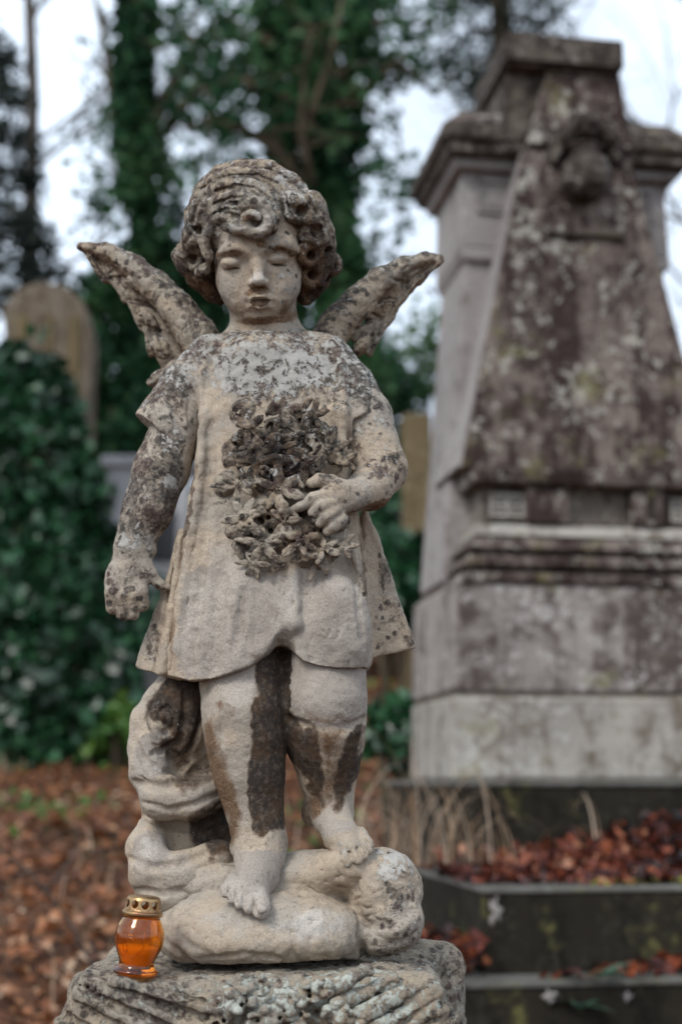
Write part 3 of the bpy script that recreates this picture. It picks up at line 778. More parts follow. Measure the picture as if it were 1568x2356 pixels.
# ---- tunic with short sleeves
def sculpt_tunic():
    c = clay(295, 965, 735, 1590, -190, 200, .0014)
    rows = [(772, 545, 690, -105, 5), (790, 500, 735, -115, 22), (830, 462, 790, -120, 48), (900, 452, 812, -120, 68), (1000, 447, 815, -118, 80), (1100, 443, 818, -118, 92), (1200, 430, 828, -120, 98),
            (1300, 413, 842, -124, 108), (1400, 398, 852, -128, 116), (1500, 386, 856, -130, 128), (1600, 380, 858, -130, 136)]
    zs, cx, cy, ax_, ay = [], [], [], [], []
    for v, l, r, b, f in rows:
        q = P((l + r) / 2, v, f * .5); s = SC(600, v, f * .4)
        zs.append(q[2]); cx.append(q[0]); cy.append(-(f + b) / 2 * .0005); ax_.append((r - l) / 2 * s); ay.append((f - b) / 2 * .0005)
    c.loft(zs, cx, cy, ax_, ay)
    # shoulders and sleeves, cut at the hem
    Ch(c, [(560, 800, -40, 42), (490, 826, -40, 58), (430, 900, -32, 66), (382, 985, -24, 76)], 20, kk=10)
    Ch(c, [(665, 798, -40, 42), (745, 828, -40, 60), (795, 890, -30, 64), (836, 985, -10, 72)], 20, kk=10)
    E(c, 610, 850, 5, 110, 90, 60, 30)
    # shoulder and sleeve folds
    Ch(c, [(806, 880, 40, 3), (804, 940, 66, 6), (806, 1000, 72, 7), (812, 1080, 76, 5)], 8, '-')
    Ch(c, [(784, 850, 40, 8), (782, 950, 62, 13), (786, 1040, 70, 13), (790, 1130, 74, 8)], 26)
    Ch(c, [(455, 870, 28, 3), (452, 950, 42, 5), (450, 1030, 46, 7), (446, 1090, 46, 8)], 9, '-')
    Ch(c, [(474, 860, 20, 8), (468, 960, 46, 12), (462, 1060, 56, 14), (450, 1150, 58, 14), (436, 1250, 58, 15), (420, 1380, 62, 16), (406, 1500, 66, 17), (402, 1575, 68, 17)], 26, kk=10)
    Ch(c, [(410, 860, 30, 5), (420, 920, 40, 7), (428, 980, 40, 5)], 14)
    # broad soft folds of the front
    Ch(c, [(520, 900, 78, 5), (512, 1100, 108, 8), (500, 1330, 124, 10), (488, 1540, 126, 9)], 34, '-')
    Ch(c, [(560, 1330, 104, 22), (545, 1560, 104, 26)], 36)
    Ch(c, [(610, 1330, 122, 6), (600, 1480, 126, 7)], 30, '-')
    # left side: pleats and flying corner
    T3(c, (420, 1230, 0), (398, 1556, 10), (360, 1540, -6), 14, 10)
    T3(c, (410, 1290, -10), (360, 1548, -14), (322, 1530, -34), 12, 8)
    Ch(c, [(418, 1240, 22, 8), (396, 1400, 30, 9), (378, 1545, 30, 10)], 8)
    Ch(c, [(424, 1220, 46, 4), (412, 1330, 50, 6), (402, 1450, 54, 7), (396, 1570, 56, 8)], 7, '-')
    Ch(c, [(404, 1300, 4, 4), (374, 1440, 4, 6), (352, 1560, 4, 7)], 8, '-')
    # right: thigh under the cloth, ledge of the overlapping fold
    E(c, 772, 1450, 84, 82, 130, 58, 16)
    T3(c, (560, 1310, 100), (676, 1290, 106), (676, 1436, 126), 13, 16)
    T3(c, (560, 1310, 100), (676, 1436, 126), (590, 1500, 126), 13, 16)
    Ch(c, [(699, 1298, 124, 9), (701, 1380, 136, 12), (700, 1450, 142, 11)], 4, '-')
    Ch(c, [(648, 1520, 100, 28), (655, 1478, 138, 24), (662, 1440, 158, 14)], 9, '-')
    T3(c, (838, 1180, -10), (880, 1300, -30), (852, 1505, -20), 9, 5)
    T3(c, (880, 1300, -30), (946, 1487, -55), (852, 1508, -20), 9, 5)
    Ch(c, [(840, 1185, -8, 10), (884, 1300, -28, 10), (908, 1385, -40, 10), (946, 1487, -52, 9)], 6)
    Ch(c, [(832, 1190, 56, 5), (846, 1330, 62, 8), (854, 1430, 66, 8), (860, 1500, 66, 6)], 5, '-')
    Ch(c, [(812, 1270, 84, 8), (832, 1360, 84, 9), (846, 1440, 78, 9)], 7)
    Ch(c, [(826, 1300, 90, 3), (838, 1400, 88, 4)], 4, '-')
    for p, k in (([(486, 1040, 2), (482, 1140, 5), (470, 1250, 6), (454, 1380, 6), (442, 1530, 4)], 18), ([(560, 1360, 2), (552, 1430, 4), (538, 1500, 3)], 18), ([(740, 800, 3), (770, 850, 6), (788, 930, 6)], 12), ([(500, 800, 3), (480, 850, 6), (470, 930, 5)], 12), ([(402, 860, 3), (396, 920, 5), (408, 985, 4)], 10), ([(850, 860, 3), (862, 910, 5), (850, 960, 4)], 10), ([(812, 1300, 3), (826, 1400, 5), (838, 1490, 4)], 10)): G(c, p, k)
    r = random.Random(21)
    for _ in range(46):                                  # chisel marks and cracks
        u, v = r.uniform(425, 845), r.uniform(1080, 1530); L = r.uniform(8, 40)
        G(c, [(u, v, 1.2), (u + r.uniform(-6, 6), v + L * .5, 2.6), (u + r.uniform(-10, 10), v + L, 1.2)], 2, sink=.1, n=2)
    for _ in range(70):                                  # pits
        u, v = r.uniform(440, 850), r.uniform(790, 1540); G(c, [(u, v, r.uniform(1.5, 3.2)), (u + 2, v + 3, 1.5)], 2, sink=.2, n=1)
    # cut: neckline, sleeves, hem
    Ch(c, [(612, 650, -70, 70), (614, 736, -66, 76)], 14, '-')
    X, Y, Z = c.ax
    hem = [(300, 1537), (345, 1546), (378, 1558), (440, 1567), (490, 1566), (530, 1554), (560, 1543), (592, 1527), (620, 1504), (634, 1491), (647, 1487), (662, 1491), (678, 1508), (700, 1527), (735, 1538), (770, 1542), (815, 1541), (845, 1537), (852, 1530), (858, 1514), (900, 1504), (955, 1490)]
    hz = [(P(u, v, 70 if 390 < u < 856 else -25)) for u, v in hem]
    zc = np.interp(X, [q[0] for q in hz], [q[2] for q in hz]).astype(f32)
    zi = np.interp(X, [q[0] for q in hz], [q[2] for q in hz]).astype(f32) + f32(.03)
    k = int((P(600, 1380, 0)[2] - c.lo[2]) / c.h)
    shell = np.minimum(-(c.D[:, :, :k] + f32(.0125)), (zi[:, None, None] - Z[None, None, :k]))
    front = c.D[:, :, :k]
    shell = np.minimum(shell, 1)
    c.D[:, :, :k] = np.maximum(front, shell)
    c.D[:, :, :k] = np.maximum(c.D[:, :, :k], zc[:, None, None] - Z[None, None, :k])
    def plane(p, n, umax=None, umin=None):
        nn = np.array(n, float); nn /= np.linalg.norm(nn)
        i = slice(0, int((P(umax, 1000)[0] - c.lo[0]) / c.h)) if umax else slice(int((P(umin, 1000)[0] - c.lo[0]) / c.h), None)
        k0 = int((P(600, 1120)[2] - c.lo[2]) / c.h)
        d = (X[i][:, None, None] - f32(p[0])) * f32(nn[0]) + (Y[None, :, None] - f32(p[1])) * f32(nn[1]) + (Z[None, None, k0:] - f32(p[2])) * f32(nn[2])
        c.D[i, :, k0:] = np.maximum(c.D[i, :, k0:], d)
    plane(P(330, 966, 0), (-.66, 0, -.75), umax=446)
    plane(P(900, 936, 0), (.5, -.1, -.866), umin=812)
    def paint(u, v, N, co, wear, stain_shade):
        top = smooth(1010, 840, v)
        wear[:, 0] += .62 * top + .32 * blob(u, v, 790, 840, 60, 50) + .5 * blob(u, v, 850, 890, 50, 60) + .35 * blob(u, v, 640, 870, 110, 60) + .3 * blob(u, v, 380, 930, 60, 80) + .1
        wear[:, 0] -= .35 * blob(u, v, 480, 960, 50, 120) 
        wear[:, 0] += .45 * blob(u, v, 345, 1470, 25, 60) + .3 * (u > 870) * (v > 1200)
        wear[:, 1] += .62 * smooth(1000, 850, v) + .5 * blob(u, v, 620, 860, 130, 60) + .1 + .35 * blob(u, v, 330, 1510, 30, 30)
        wear[:, 2] += 1.0 * poly(u, v, [(430, 1330), (520, 1290), (660, 1330), (690, 1300), (800, 1310), (850, 1420), (860, 1560), (430, 1580), (400, 1500)], 22) * (u > 396)
        stain_shade[:, 2] += .45 * poly(u, v, [(465, 1150), (510, 1150), (520, 1300), (480, 1420), (425, 1420), (430, 1250)], 22) + .55 * poly(u, v, [(655, 1300), (690, 1300), (688, 1440), (640, 1450)], 12) + .4 * blob(u, v, 830, 1480, 14, 50)
        stain_shade[:, 1] += .55 * blob(u, v, 395, 1480, 8, 90, 6) + .5 * blob(u, v, 645, 1470, 26, 16) + .45 * blob(u, v, 880, 1340, 14, 70, -14) + .42 * blob(u, v, 600, 770, 80, 20)  # brown at the hem notch puts its shaded underside into the colour
        stain_shade[:, 0] += .5 * blob(u, v, 432, 1180, 7, 120, 6) + .45 * blob(u, v, 835, 1300, 7, 110, -5)  # dark lines along the fold grooves: crease shade put into the colour
    return finish(c, 'tunic', M['statue'], statue, paint, ((28, .0018, 3), (90, .0009, 3)))
tunic = sculpt_tunic()

# ---- wings
def sculpt_wing(side):
    c = clay(160, 500, 535, 915, -330, -40, .0014) if side < 0 else clay(700, 1035, 560, 850, -330, -40, .0014)
    if side < 0:
        Ch(c, [(490, 850, -110, 46), (455, 775, -125, 44), (410, 715, -138, 39), (360, 662, -150, 34), (310, 616, -160, 28), (250, 581, -172, 19), (185, 566, -182, 9)], 8, kk=14)
        f = [((200, 573), (240, 640), (330, 660)), ((240, 610), (290, 690), (350, 690)), ((290, 660), (330, 755), (400, 760)), ((330, 700), (348, 815), (430, 800)), ((340, 760), (380, 850), (450, 850))]
        for a, b, d in f: T3(c, (*a, -190), (*b, -205), (*d, -165), 9, 6)
        for p in ([(205, 590), (240, 640)], [(240, 620), (288, 688)], [(285, 660), (325, 745)], [(330, 710), (345, 800)], [(360, 750), (372, 812)], [(268, 610), (322, 690)], [(312, 640), (360, 750)]):
            Ch(c, [(*p[0], -180, 5), (*p[1], -198, 9)], 8)
        E(c, 306, 655, -150, 12, 20, 12, 8, roll=35); E(c, 340, 735, -158, 16, 30, 14, 10, roll=35); E(c, 368, 800, -146, 20, 30, 16, 10, roll=30)
        Ch(c, [(215, 585, -150, 3), (280, 630, -128, 4), (320, 680, -120, 5), (370, 770, -105, 5)], 5, '-')
        E(c, 366, 868, -110, 18, 18, 18, 6, roll=30); E(c, 350, 880, -110, 12, 10, 12, 6); E(c, 400, 850, -110, 40, 20, 24, 10, roll=35)
    else:
        Ch(c, [(745, 800, -115, 42), (778, 745, -130, 40), (822, 695, -145, 36), (872, 645, -158, 29), (925, 612, -170, 20), (975, 596, -180, 15), (1010, 596, -186, 10)], 8, kk=14)
        f = [((1012, 603), (960, 650), (900, 650)), ((965, 640), (925, 690), (860, 680)), ((925, 680), (890, 745), (830, 720)), ((895, 730), (850, 815), (800, 770))]
        for a, b, d in f: T3(c, (*a, -195), (*b, -208), (*d, -168), 8, 6)
        for p in ([(1008, 606), (960, 646)], [(960, 640), (922, 690)], [(915, 690), (888, 742)], [(890, 740), (855, 800)], [(930, 640), (880, 690)], [(860, 700), (835, 770)]):
            Ch(c, [(*p[0], -182, 6), (*p[1], -198, 8)], 6)
        E(c, 900, 640, -160, 12, 22, 14, 6, roll=-20); E(c, 832, 790, -140, 16, 30, 18, 8, roll=-25)
        Ch(c, [(1000, 612, -160, 3), (930, 640, -140, 4), (880, 680, -124, 5), (830, 760, -108, 5)], 5, '-')
        for x in (985, 1000): Ch(c, [(x, 572, -186, 3), (x + 2, 590, -170, 3)], 3, '-')
    r = random.Random(6)
    LN = [((215, 592), (238, 632)), ((238, 604), (272, 670)), ((262, 622), (300, 705)), ((292, 650), (326, 748)), ((318, 690), (338, 792)), ((340, 730), (356, 818)), ((362, 760), (384, 826)), ((250, 640), (292, 640)), ((290, 690), (340, 700)), ((318, 750), (372, 762))] if side < 0 else [((1000, 606), (966, 634)), ((970, 620), (930, 668)), ((940, 640), (910, 702)), ((912, 668), (888, 742)), ((886, 700), (868, 780)), ((860, 740), (850, 806)), ((900, 640), (940, 660)), ((880, 690), (915, 690)), ((850, 720), (890, 740))]
    for a, b in LN: G(c, [(*a, 2.5), ((a[0] + b[0]) / 2 + r.uniform(-4, 4), (a[1] + b[1]) / 2, 5), (*b, 3)], 3, sink=.15)
    for _ in range(36):
        u, v = (r.uniform(190, 470), r.uniform(560, 850)) if side < 0 else (r.uniform(740, 1010), r.uniform(580, 810)); G(c, [(u, v, 1.4), (u + 8 * side, v - 7, 2.4), (u + 16 * side, v - 12, 1.4)], 2, sink=.1, n=2)
    def paint(u, v, N, co, wear, stain_shade):
        up = smooth(-.1, .5, N[:, 2])
        wear[:, 0] += .40 + .34 * up; wear[:, 1] += .3 * up + .12
        stain_shade[:, 1] += .42 * smooth(.1, -.6, N[:, 2]) + .1  # browner on faces turned downward
        stain_shade[:, 0] += .35 * blob(u, v, 420, 790, 40, 30, 40) + .35 * blob(u, v, 800, 740, 30, 24)
    return finish(c, 'wing', M['hair'], statue, paint, ((50, .0014, 3), (160, .0009, 2)))
for sd in (-1, 1): sculpt_wing(sd)

# ---- bouquet
def sculpt_bouquet():
    c = clay(495, 835, 905, 1345, 20, 210, .0011)
    r = random.Random(5)
    outline = np.array([(540, 940), (600, 925), (700, 945), (745, 985), (805, 1030), (815, 1065), (790, 1095), (800, 1180), (815, 1250), (812, 1292), (760, 1300), (690, 1296), (650, 1300), (620, 1322), (585, 1310), (550, 1285), (530, 1240), (522, 1180), (512, 1100), (520, 1050), (530, 990)], float)
    def fd(u, v):
        x = (u - 665) / 150; y = (v - 1130) / 210
        return 92 + 62 * max(0, 1 - .6 * (x * x + y * y)) * (1 if v > 1000 else .75) + (v - 1000) * .03
    def inside(u, v): return poly(np.array([u]), np.array([v]), outline, 8)[0] > .6
    for i in range(110):                                # ground mass
        u, v = r.uniform(508, 820), r.uniform(925, 1322)
        if inside(u, v): E(c, u, v, fd(u, v) - 48, 26, 24, 32, 8)
    for i in range(60):                                 # drilled hollows of the ground
        u, v = r.uniform(515, 815), r.uniform(930, 1315)
        if not inside(u, v): continue
        R = r.choice((6, 8, 10, 13)); d = fd(u, v)
        Ch(c, [(u, v, d + 30, R), (u + r.uniform(-5, 5), v + r.uniform(-5, 5), d - 40, R * .7)], 4, '-')
    def petal(p, ax, nrm, L, W, T, k=2.5):
        """flat pointed petal from p along ax, facing nrm"""
        ax = ax / np.linalg.norm(ax); nrm = nrm - ax * (nrm @ ax); nrm /= np.linalg.norm(nrm); sd = np.cross(nrm, ax)
        R = np.stack([ax, sd, nrm], 1)
        c.ell(p + ax * L * .52, np.array([L * .52, W, T]), R, k * U0)
        c.ell(p + ax * L * .86 - nrm * T * .5, np.array([L * .22, W * .5, T * .8]), R, k * U0)
        c.cone(p + ax * L * .15 + nrm * T * 1.15, p + ax * L * .8 + nrm * T * 1.2, T * .35, T * .5, 2 * U0, '-')
    def flower(u, v, R, n, roll, dd=0, tilt=(0, 0), cup=.35):
        d0 = fd(u, v) + dd; q = P(u, v, d0); Rm = VR(v, 0, 0); s_ = SC(u, v, d0)
        nrm = -Rm[:, 1] + Rm[:, 0] * tilt[0] + Rm[:, 2] * tilt[1]; nrm /= np.linalg.norm(nrm)
        e1 = np.cross(nrm, Rm[:, 2]); e1 /= np.linalg.norm(e1); e2 = np.cross(nrm, e1)
        for k in range(n):
            a = roll + 2 * math.pi * k / n + r.uniform(-.18, .18); L = R * r.uniform(.85, 1.15)
            dr = e1 * math.cos(a) + e2 * math.sin(a) + nrm * (cup * r.uniform(-.9, .7))
            petal(q + dr * R * .12 * s_, dr, nrm, L * s_, L * .25 * s_, R * .10 * s_)
        c.ell(q + nrm * R * .05 * s_, np.array([R * .2] * 3) * s_, None, 2 * U0)
        for k in range(5):
            a = k * 1.257; w = q + (e1 * math.cos(a) + e2 * math.sin(a)) * R * .1 * s_
            c.cone(w + nrm * R * .4 * s_, w + nrm * R * .1 * s_, 2 * s_, 2 * s_, 0, '-')
    F_ = [(603, 1058, 58, 6), (690, 1000, 54, 6), (570, 985, 44, 6), (752, 1036, 50, 6), (640, 1128, 56, 6), (648, 950, 40, 5), (700, 1072, 44, 6), (560, 1190, 48, 6), (603, 1252, 48, 5), (690, 1245, 42, 6), (745, 1262, 38, 5), (548, 1115, 40, 6), (790, 1060, 32, 5), (588, 1298, 32, 5), (790, 1255, 30, 5), (720, 955, 32, 5), (655, 1200, 40, 5)]
    for i, (u, v, R, n) in enumerate(F_): flower(u, v, R, n, r.uniform(0, 6), r.uniform(2, 16), (r.uniform(-.45, .45), r.uniform(-.2, .5)))
    for i in range(90):                                  # leaves between the blooms
        u, v = r.uniform(518, 812), r.uniform(930, 1315)
        if not inside(u, v): continue
        d0 = fd(u, v) - r.uniform(-8, 12); Rm = VR(v); s_ = SC(u, v, d0); a = r.uniform(0, 6.28)
        ax = Rm[:, 0] * math.cos(a) + Rm[:, 2] * math.sin(a) - Rm[:, 1] * r.uniform(-.1, .5); nr = -Rm[:, 1] + Rm[:, 0] * r.uniform(-.6, .6) + Rm[:, 2] * r.uniform(-.2, .7)
        L = r.uniform(30, 48); petal(P(u, v, d0), ax, nr, L * s_, L * .2 * s_, L * .09 * s_, 3)
    for i in range(60):                                  # drill holes
        u, v = r.uniform(515, 815), r.uniform(930, 1315); d = sf(c, u, v)
        if d and inside(u, v): Ch(c, [(u, v, d + 6, r.uniform(2.5, 5)), (u, v, d - 22, 3)], 1.5, '-')
    def paint(u, v, N, co, wear, stain_shade):
        t = smooth(1150, 1040, v)
        wear[:, 0] += .46 + .22 * t; wear[:, 1] += .34 + .1 * t
        stain_shade[:, 0] += .12 + .22 * t + .3 * blob(u, v, 640, 1060, 70, 60) + .25 * blob(u, v, 650, 1180, 60, 40) + .3 * blob(u, v, 710, 1230, 40, 40)
        stain_shade[:, 2] += .25 * smooth(1190, 1240, v) 
        stain_shade[:, 1] += .4 * smooth(1180, 1280, v) * smooth(560, 620, u)
    return finish(c, 'bouquet', M['hair'], statue, paint, ((80, .0011, 3), (240, .0007, 2)))
bouquet = sculpt_bouquet()

# ---- drapery scroll behind the leg and the rocky base
def sculpt_support():
    c = clay(270, 560, 1530, 2140, -230, 130, .0015)
    E(c, 430, 1880, -105, 105, 240, 62, 0)
    E(c, 418, 1635, -62, 76, 112, 60, 16)
    Ch(c, [(364, 1600, -46, 26), (336, 1660, -26, 34), (330, 1720, -8, 40)], 14)
    Ch(c, [(345, 1690, -20, 38), (340, 1770, 0, 44), (372, 1836, 14, 46), (440, 1838, 4, 46), (512, 1796, -40, 40)], 16)
    Ch(c, [(352, 1900, -40, 30), (335, 1950, -12, 42), (348, 2004, 12, 50), (415, 2014, 12, 48), (500, 1972, -26, 40)], 16)
    E(c, 385, 2062, 0, 66, 46, 62, 18)
    for p, k in (([(306, 1800, 4), (338, 1806, 8), (385, 1808, 11), (440, 1782, 12), (492, 1742, 12)], 9), ([(330, 1846, 4), (388, 1864, 6), (451, 1850, 7), (500, 1826, 6)], 8),
                 ([(312, 1872, 5), (370, 1892, 11), (424, 1898, 16), (480, 1888, 20), (530, 1880, 20)], 8), ([(296, 1974, 4), (350, 1996, 8), (413, 1988, 9), (476, 1960, 8)], 9), ([(318, 2046, 4), (365, 2058, 8), (430, 2048, 7), (500, 2020, 6)], 8),
                 ([(352, 1612, 4), (344, 1646, 8), (354, 1676, 9), (378, 1688, 8), (398, 1672, 6), (400, 1642, 5), (386, 1624, 5), (370, 1632, 5)], 3), ([(350, 1730, 4), (374, 1728, 9), (400, 1708, 6)], 3),
                 ([(466, 1630, 5), (450, 1705, 9), (420, 1770, 8)], 5), ([(424, 1590, 5), (424, 1670, 9), (408, 1718, 6)], 6), ([(308, 1700, 3), (330, 1750, 7), (380, 1776, 6), (430, 1760, 5)], 8)): G(c, p, k, sink=.15)
    E(c, 374, 1652, (sf(c, 374, 1656) or 0) - 2, 9, 12, 10, 4)
    r = random.Random(4)
    for _ in range(14):
        u, v = r.uniform(305, 520), r.uniform(1600, 2060); G(c, [(u, v, 1.5), (u + r.uniform(-22, 22), v + r.uniform(-8, 14), 3)], 3, sink=.2, n=2)
    def paint(u, v, N, co, wear, stain_shade):
        stain_shade[:, 0] += 1.0 * poly(u, v, [(385, 1550), (345, 1620), (350, 1660), (380, 1680), (390, 1705), (350, 1722), (380, 1730), (415, 1740), (450, 1700), (475, 1620), (475, 1550)], 8) + .9 * poly(u, v, [(430, 1880), (540, 1840), (540, 1960), (480, 1975), (440, 1930)], 10) + .6 * poly(u, v, [(395, 1790), (500, 1740), (500, 1800), (420, 1830)], 8)  # undercut and crease outlines paint in shade; the scroll top is stained
        stain_shade[:, 1] += .5 * blob(u, v, 371, 1640, 10, 14) + .5 * blob(u, v, 430, 1740, 40, 30, -40) + .4 * blob(u, v, 400, 1860, 80, 12)
        wear[:, 2] += .8 * blob(u, v, 350, 1740, 50, 60) + .7 * blob(u, v, 350, 1960, 60, 50)
        stain_shade[:, 2] += .4 * blob(u, v, 345, 1760, 40, 60) + .5 * blob(u, v, 350, 1960, 40, 40)  # left lobes paler: their lit side is put into the colour
        wear[:, 0] += .12; wear[:, 1] += .15
    return finish(c, 'drapery_scroll', M['statue'], statue, paint, ((14, .0018, 3), (90, .0009, 3)))
sculpt_support()

def sculpt_base():
    c = clay(310, 985, 1930, 2245, -260, 290, .0018)
    q = P(600, 2130, 10)
    E(c, 600, 2142, 20, 250, 92, 168, 0)
    E(c, 600, 2172, 25, 243, 66, 182, 20)
    E(c, 560, 2030, -40, 200, 50, 110, 30)
    E(c, 760, 2010, -30, 190, 54, 110, 30)
    E(c, 880, 2040, 10, 84, 92, 100, 16); E(c, 905, 2050, 20, 60, 70, 80, 14)
    E(c, 905, 2120, 40, 64, 66, 92, 12); E(c, 880, 2160, 30, 60, 40, 80, 12)
    E(c, 800, 1990, 40, 70, 40, 60, 20)
    Ch(c, [(832, 2096, 160, 8), (880, 2108, 135, 9), (930, 2090, 110, 8), (975, 2050, 60, 7)], 10, '-')
    Ch(c, [(830, 2010, 150, 6), (834, 2090, 190, 8), (838, 2200, 210, 8)], 10, '-')
    Ch(c, [(395, 2130, 130, 5), (440, 2180, 160, 6), (500, 2205, 195, 5)], 14, '-')
    Ch(c, [(560, 2215, 210, 5), (650, 2190, 208, 5), (700, 2175, 200, 4), (705, 2215, 200, 4)], 8, '-')
    Ch(c, [(840, 2178, 130, 6), (900, 2172, 110, 7), (950, 2140, 90, 6)], 10, '-')
    G(c, [(822, 2120, 7), (860, 2128, 11), (900, 2128, 12), (969, 2086, 9)], 8); G(c, [(822, 2030, 4), (822, 2111, 10), (834, 2195, 12)], 8)
    G(c, [(645, 2224, 5), (670, 2190, 7), (696, 2222, 5)], 4); G(c, [(372, 2164, 4), (410, 2188, 8), (466, 2226, 8)], 10); G(c, [(470, 2205, 4), (560, 2196, 7), (640, 2206, 6)], 8)
    r = random.Random(8)
    for _ in range(70):
        u, v = r.uniform(370, 950), r.uniform(2000, 2215); a = r.uniform(-.5, .5); L = r.uniform(8, 36)
        G(c, [(u, v, 1.4), (u + L * .5, v + L * .5 * a + r.uniform(-3, 3), 3.2), (u + L, v + L * a, 1.4)], 3, sink=.2, n=2)
    for _ in range(9):                                  # broken flakes
        u, v = r.uniform(370, 950), r.uniform(2010, 2215); d = sf(c, u, v)
        if d: c.box(P(u, v, d + 10), np.array([r.uniform(10, 26), 6, r.uniform(6, 14)]) * U0, VR(v, r.uniform(-40, 40), r.uniform(-30, 30)), 0, 3 * U0, '-')
    Z = c.ax[2]
    c.D = np.maximum(c.D, f32(.004) - Z[None, None, :])
    def paint(u, v, N, co, wear, stain_shade):
        wear[:, 0] += .18 + .28 * smooth(840, 900, u); wear[:, 1] += .14 + .5 * blob(u, v, 900, 1985, 60, 40) + .25 * smooth(840, 900, u)
        stain_shade[:, 2] += .42 * blob(u, v, 600, 2120, 200, 60) + .3 * blob(u, v, 750, 2140, 70, 60)
        stain_shade[:, 1] += .45 * smooth(2190, 2230, v) + .35 * blob(u, v, 420, 2170, 60, 40) + .4 * blob(u, v, 890, 2105, 60, 8)
        wear[:, 2] += .3 * blob(u, v, 540, 2130, 80, 60)
    return finish(c, 'rocky_base', M['statue'], statue, paint, ((13, .0045, 3), (48, .0014, 3), (130, .0008, 3)))
sculpt_base()
# ------------------------------------------------------------------ carved pedestal under the statue
pedestal = thing('pedestal', (float(P(600, 2230)[0]), 0, GROUND_PED), 'lichen covered stone pedestal carved with leaves and flowers under the angel', 'pedestal')
def sculpt_pedestal():
    a = P(110, 2260, 60); b = P(1080, 2260, -60)
    c = Clay((-.37, -.205, -.125), (.19, .19, .045), .0018)
    c.box((-.085, .035, -.30), (.188, .150, .297), None, .018)                    # block, top at z = 0
    def Q(u, v, d): return P(u, v, d)
    # leaf fan on the left: broad blades running down to the middle
    for (p0, p1, r0, r1) in (((262, 2262, 285), (520, 2330, 300), 17, 22), ((215, 2268, 270), (470, 2370, 300), 20, 26), ((186, 2290, 262), (400, 2400, 300), 22, 26), ((165, 2320, 250), (330, 2430, 290), 22, 26), ((140, 2352, 240), (260, 2450, 290), 24, 26)):
        Ch(c, [(*p0, r0), (*p1, r1)], 7)
    T3(c, (200, 2280, 225), (150, 2390, 205), (520, 2420, 255), 28, 10)
    T3(c, (200, 2280, 225), (520, 2290, 245), (520, 2420, 255), 26, 10)
    LG = [((235, 2266), (505, 2348)), ((205, 2282), (440, 2380)), ((178, 2308), (360, 2400)), ((152, 2338), (260, 2400)), ((300, 2262), (520, 2318)), ((225, 2300), (330, 2340)), ((330, 2300), (440, 2340))]
    for (x, y) in ((184, 2270), (203, 2271), (222, 2276)): Ch(c, [(x, y, 340, 5.5), (x, y, 230, 4)], 3, '-')
    # right leaf rising to the corner
    for (p0, p1, r0, r1) in (((965, 2262, 205), (830, 2335, 260), 17, 20), ((990, 2290, 200), (860, 2370, 250), 18, 22), ((1015, 2320, 190), (900, 2400, 240), 20, 22), ((1035, 2350, 180), (950, 2420, 230), 20, 22), ((905, 2255, 230), (770, 2310, 270), 13, 16), ((845, 2230, 262), (770, 2272, 275), 15, 15)):
        Ch(c, [(*p0, r0), (*p1, r1)], 7)
    T3(c, (960, 2280, 150), (1030, 2380, 130), (800, 2400, 210), 26, 12)
    LG += [((975, 2274), (850, 2350)), ((1000, 2302), (880, 2380)), ((1022, 2332), (930, 2400)), ((905, 2262), (800, 2322)), ((960, 2300), (900, 2336))]
    # flowers in the middle
    E(c, 650, 2340, 225, 190, 62, 66, 14)
    r = random.Random(3)
    for (u, v, R) in ((550, 2300, 44), (640, 2330, 46), (600, 2268, 30), (700, 2290, 40), (770, 2330, 36), (500, 2340, 34), (690, 2350, 34), (740, 2275, 26), (590, 2350, 30), (820, 2345, 26)):
        E(c, u, v, 285, R * .7, R * .62, R * .9, 6)
        for k in range(6):
            an = k * 1.047 + r.random()
            E(c, u + R * .62 * math.cos(an), v + R * .55 * math.sin(an), 305, R * .36, R * .30, R * .5, 3)
        E(c, u, v, 285 + R * 1.15, R * .22, R * .2, R * .4, 4, '-')
    for i in range(26):
        u, v = r.uniform(480, 860), r.uniform(2275, 2370)
        Ch(c, [(u, v, 360, 4), (u, v, 270, 4)], 3, '-')
    for (u, v) in ((905, 2318), (980, 2350)): Ch(c, [(u, v, 270, 8), (u + 20, v - 6, 200, 4)], 5, '-')
    E(c, 500, 2305, 270, 60, 18, 40, 10, roll=-20)
    for p0, p1 in LG:
        m_ = ((p0[0] + p1[0]) / 2, (p0[1] + p1[1]) / 2 + 3); G(c, [(*p0, 4), (*m_, 8.5), (*p1, 6)], 5, sink=.1)
    # raised block at the back right
    c.box(P(945, 2290, -150), (.060, .055, .060), VR(2230, -4), .030, .014)
    Z = c.ax[2]
    def paint(u, v, N, co, wear, stain_shade):
        up = smooth(0, .7, N[:, 2])
        fl = poly(u, v, [(490, 2270), (620, 2240), (860, 2230), (1000, 2280), (960, 2370), (500, 2380)], 30)
        wear[:, 0] += .52 - .2 * fl; wear[:, 1] += .3 + .55 * fl
        stain_shade[:, 1] += .35 * smooth(-.2, -.7, N[:, 2]) + .2  # more brown where the carving faces down
    return finish(c, 'carved_top', M['pedestal'], pedestal, paint, ((24, .0034, 4), (100, .0015, 3)))
sculpt_pedestal()
sh = MB(); sh.box((-.258, -.10, GROUND_PED - .05), (.09, .162, -.118)); sh.box((-.31, -.17, GROUND_PED - .05), (.17, .20, GROUND_PED + .12))
sh.build('shaft', M['pylon_dark'], pedestal, bevel=.006)
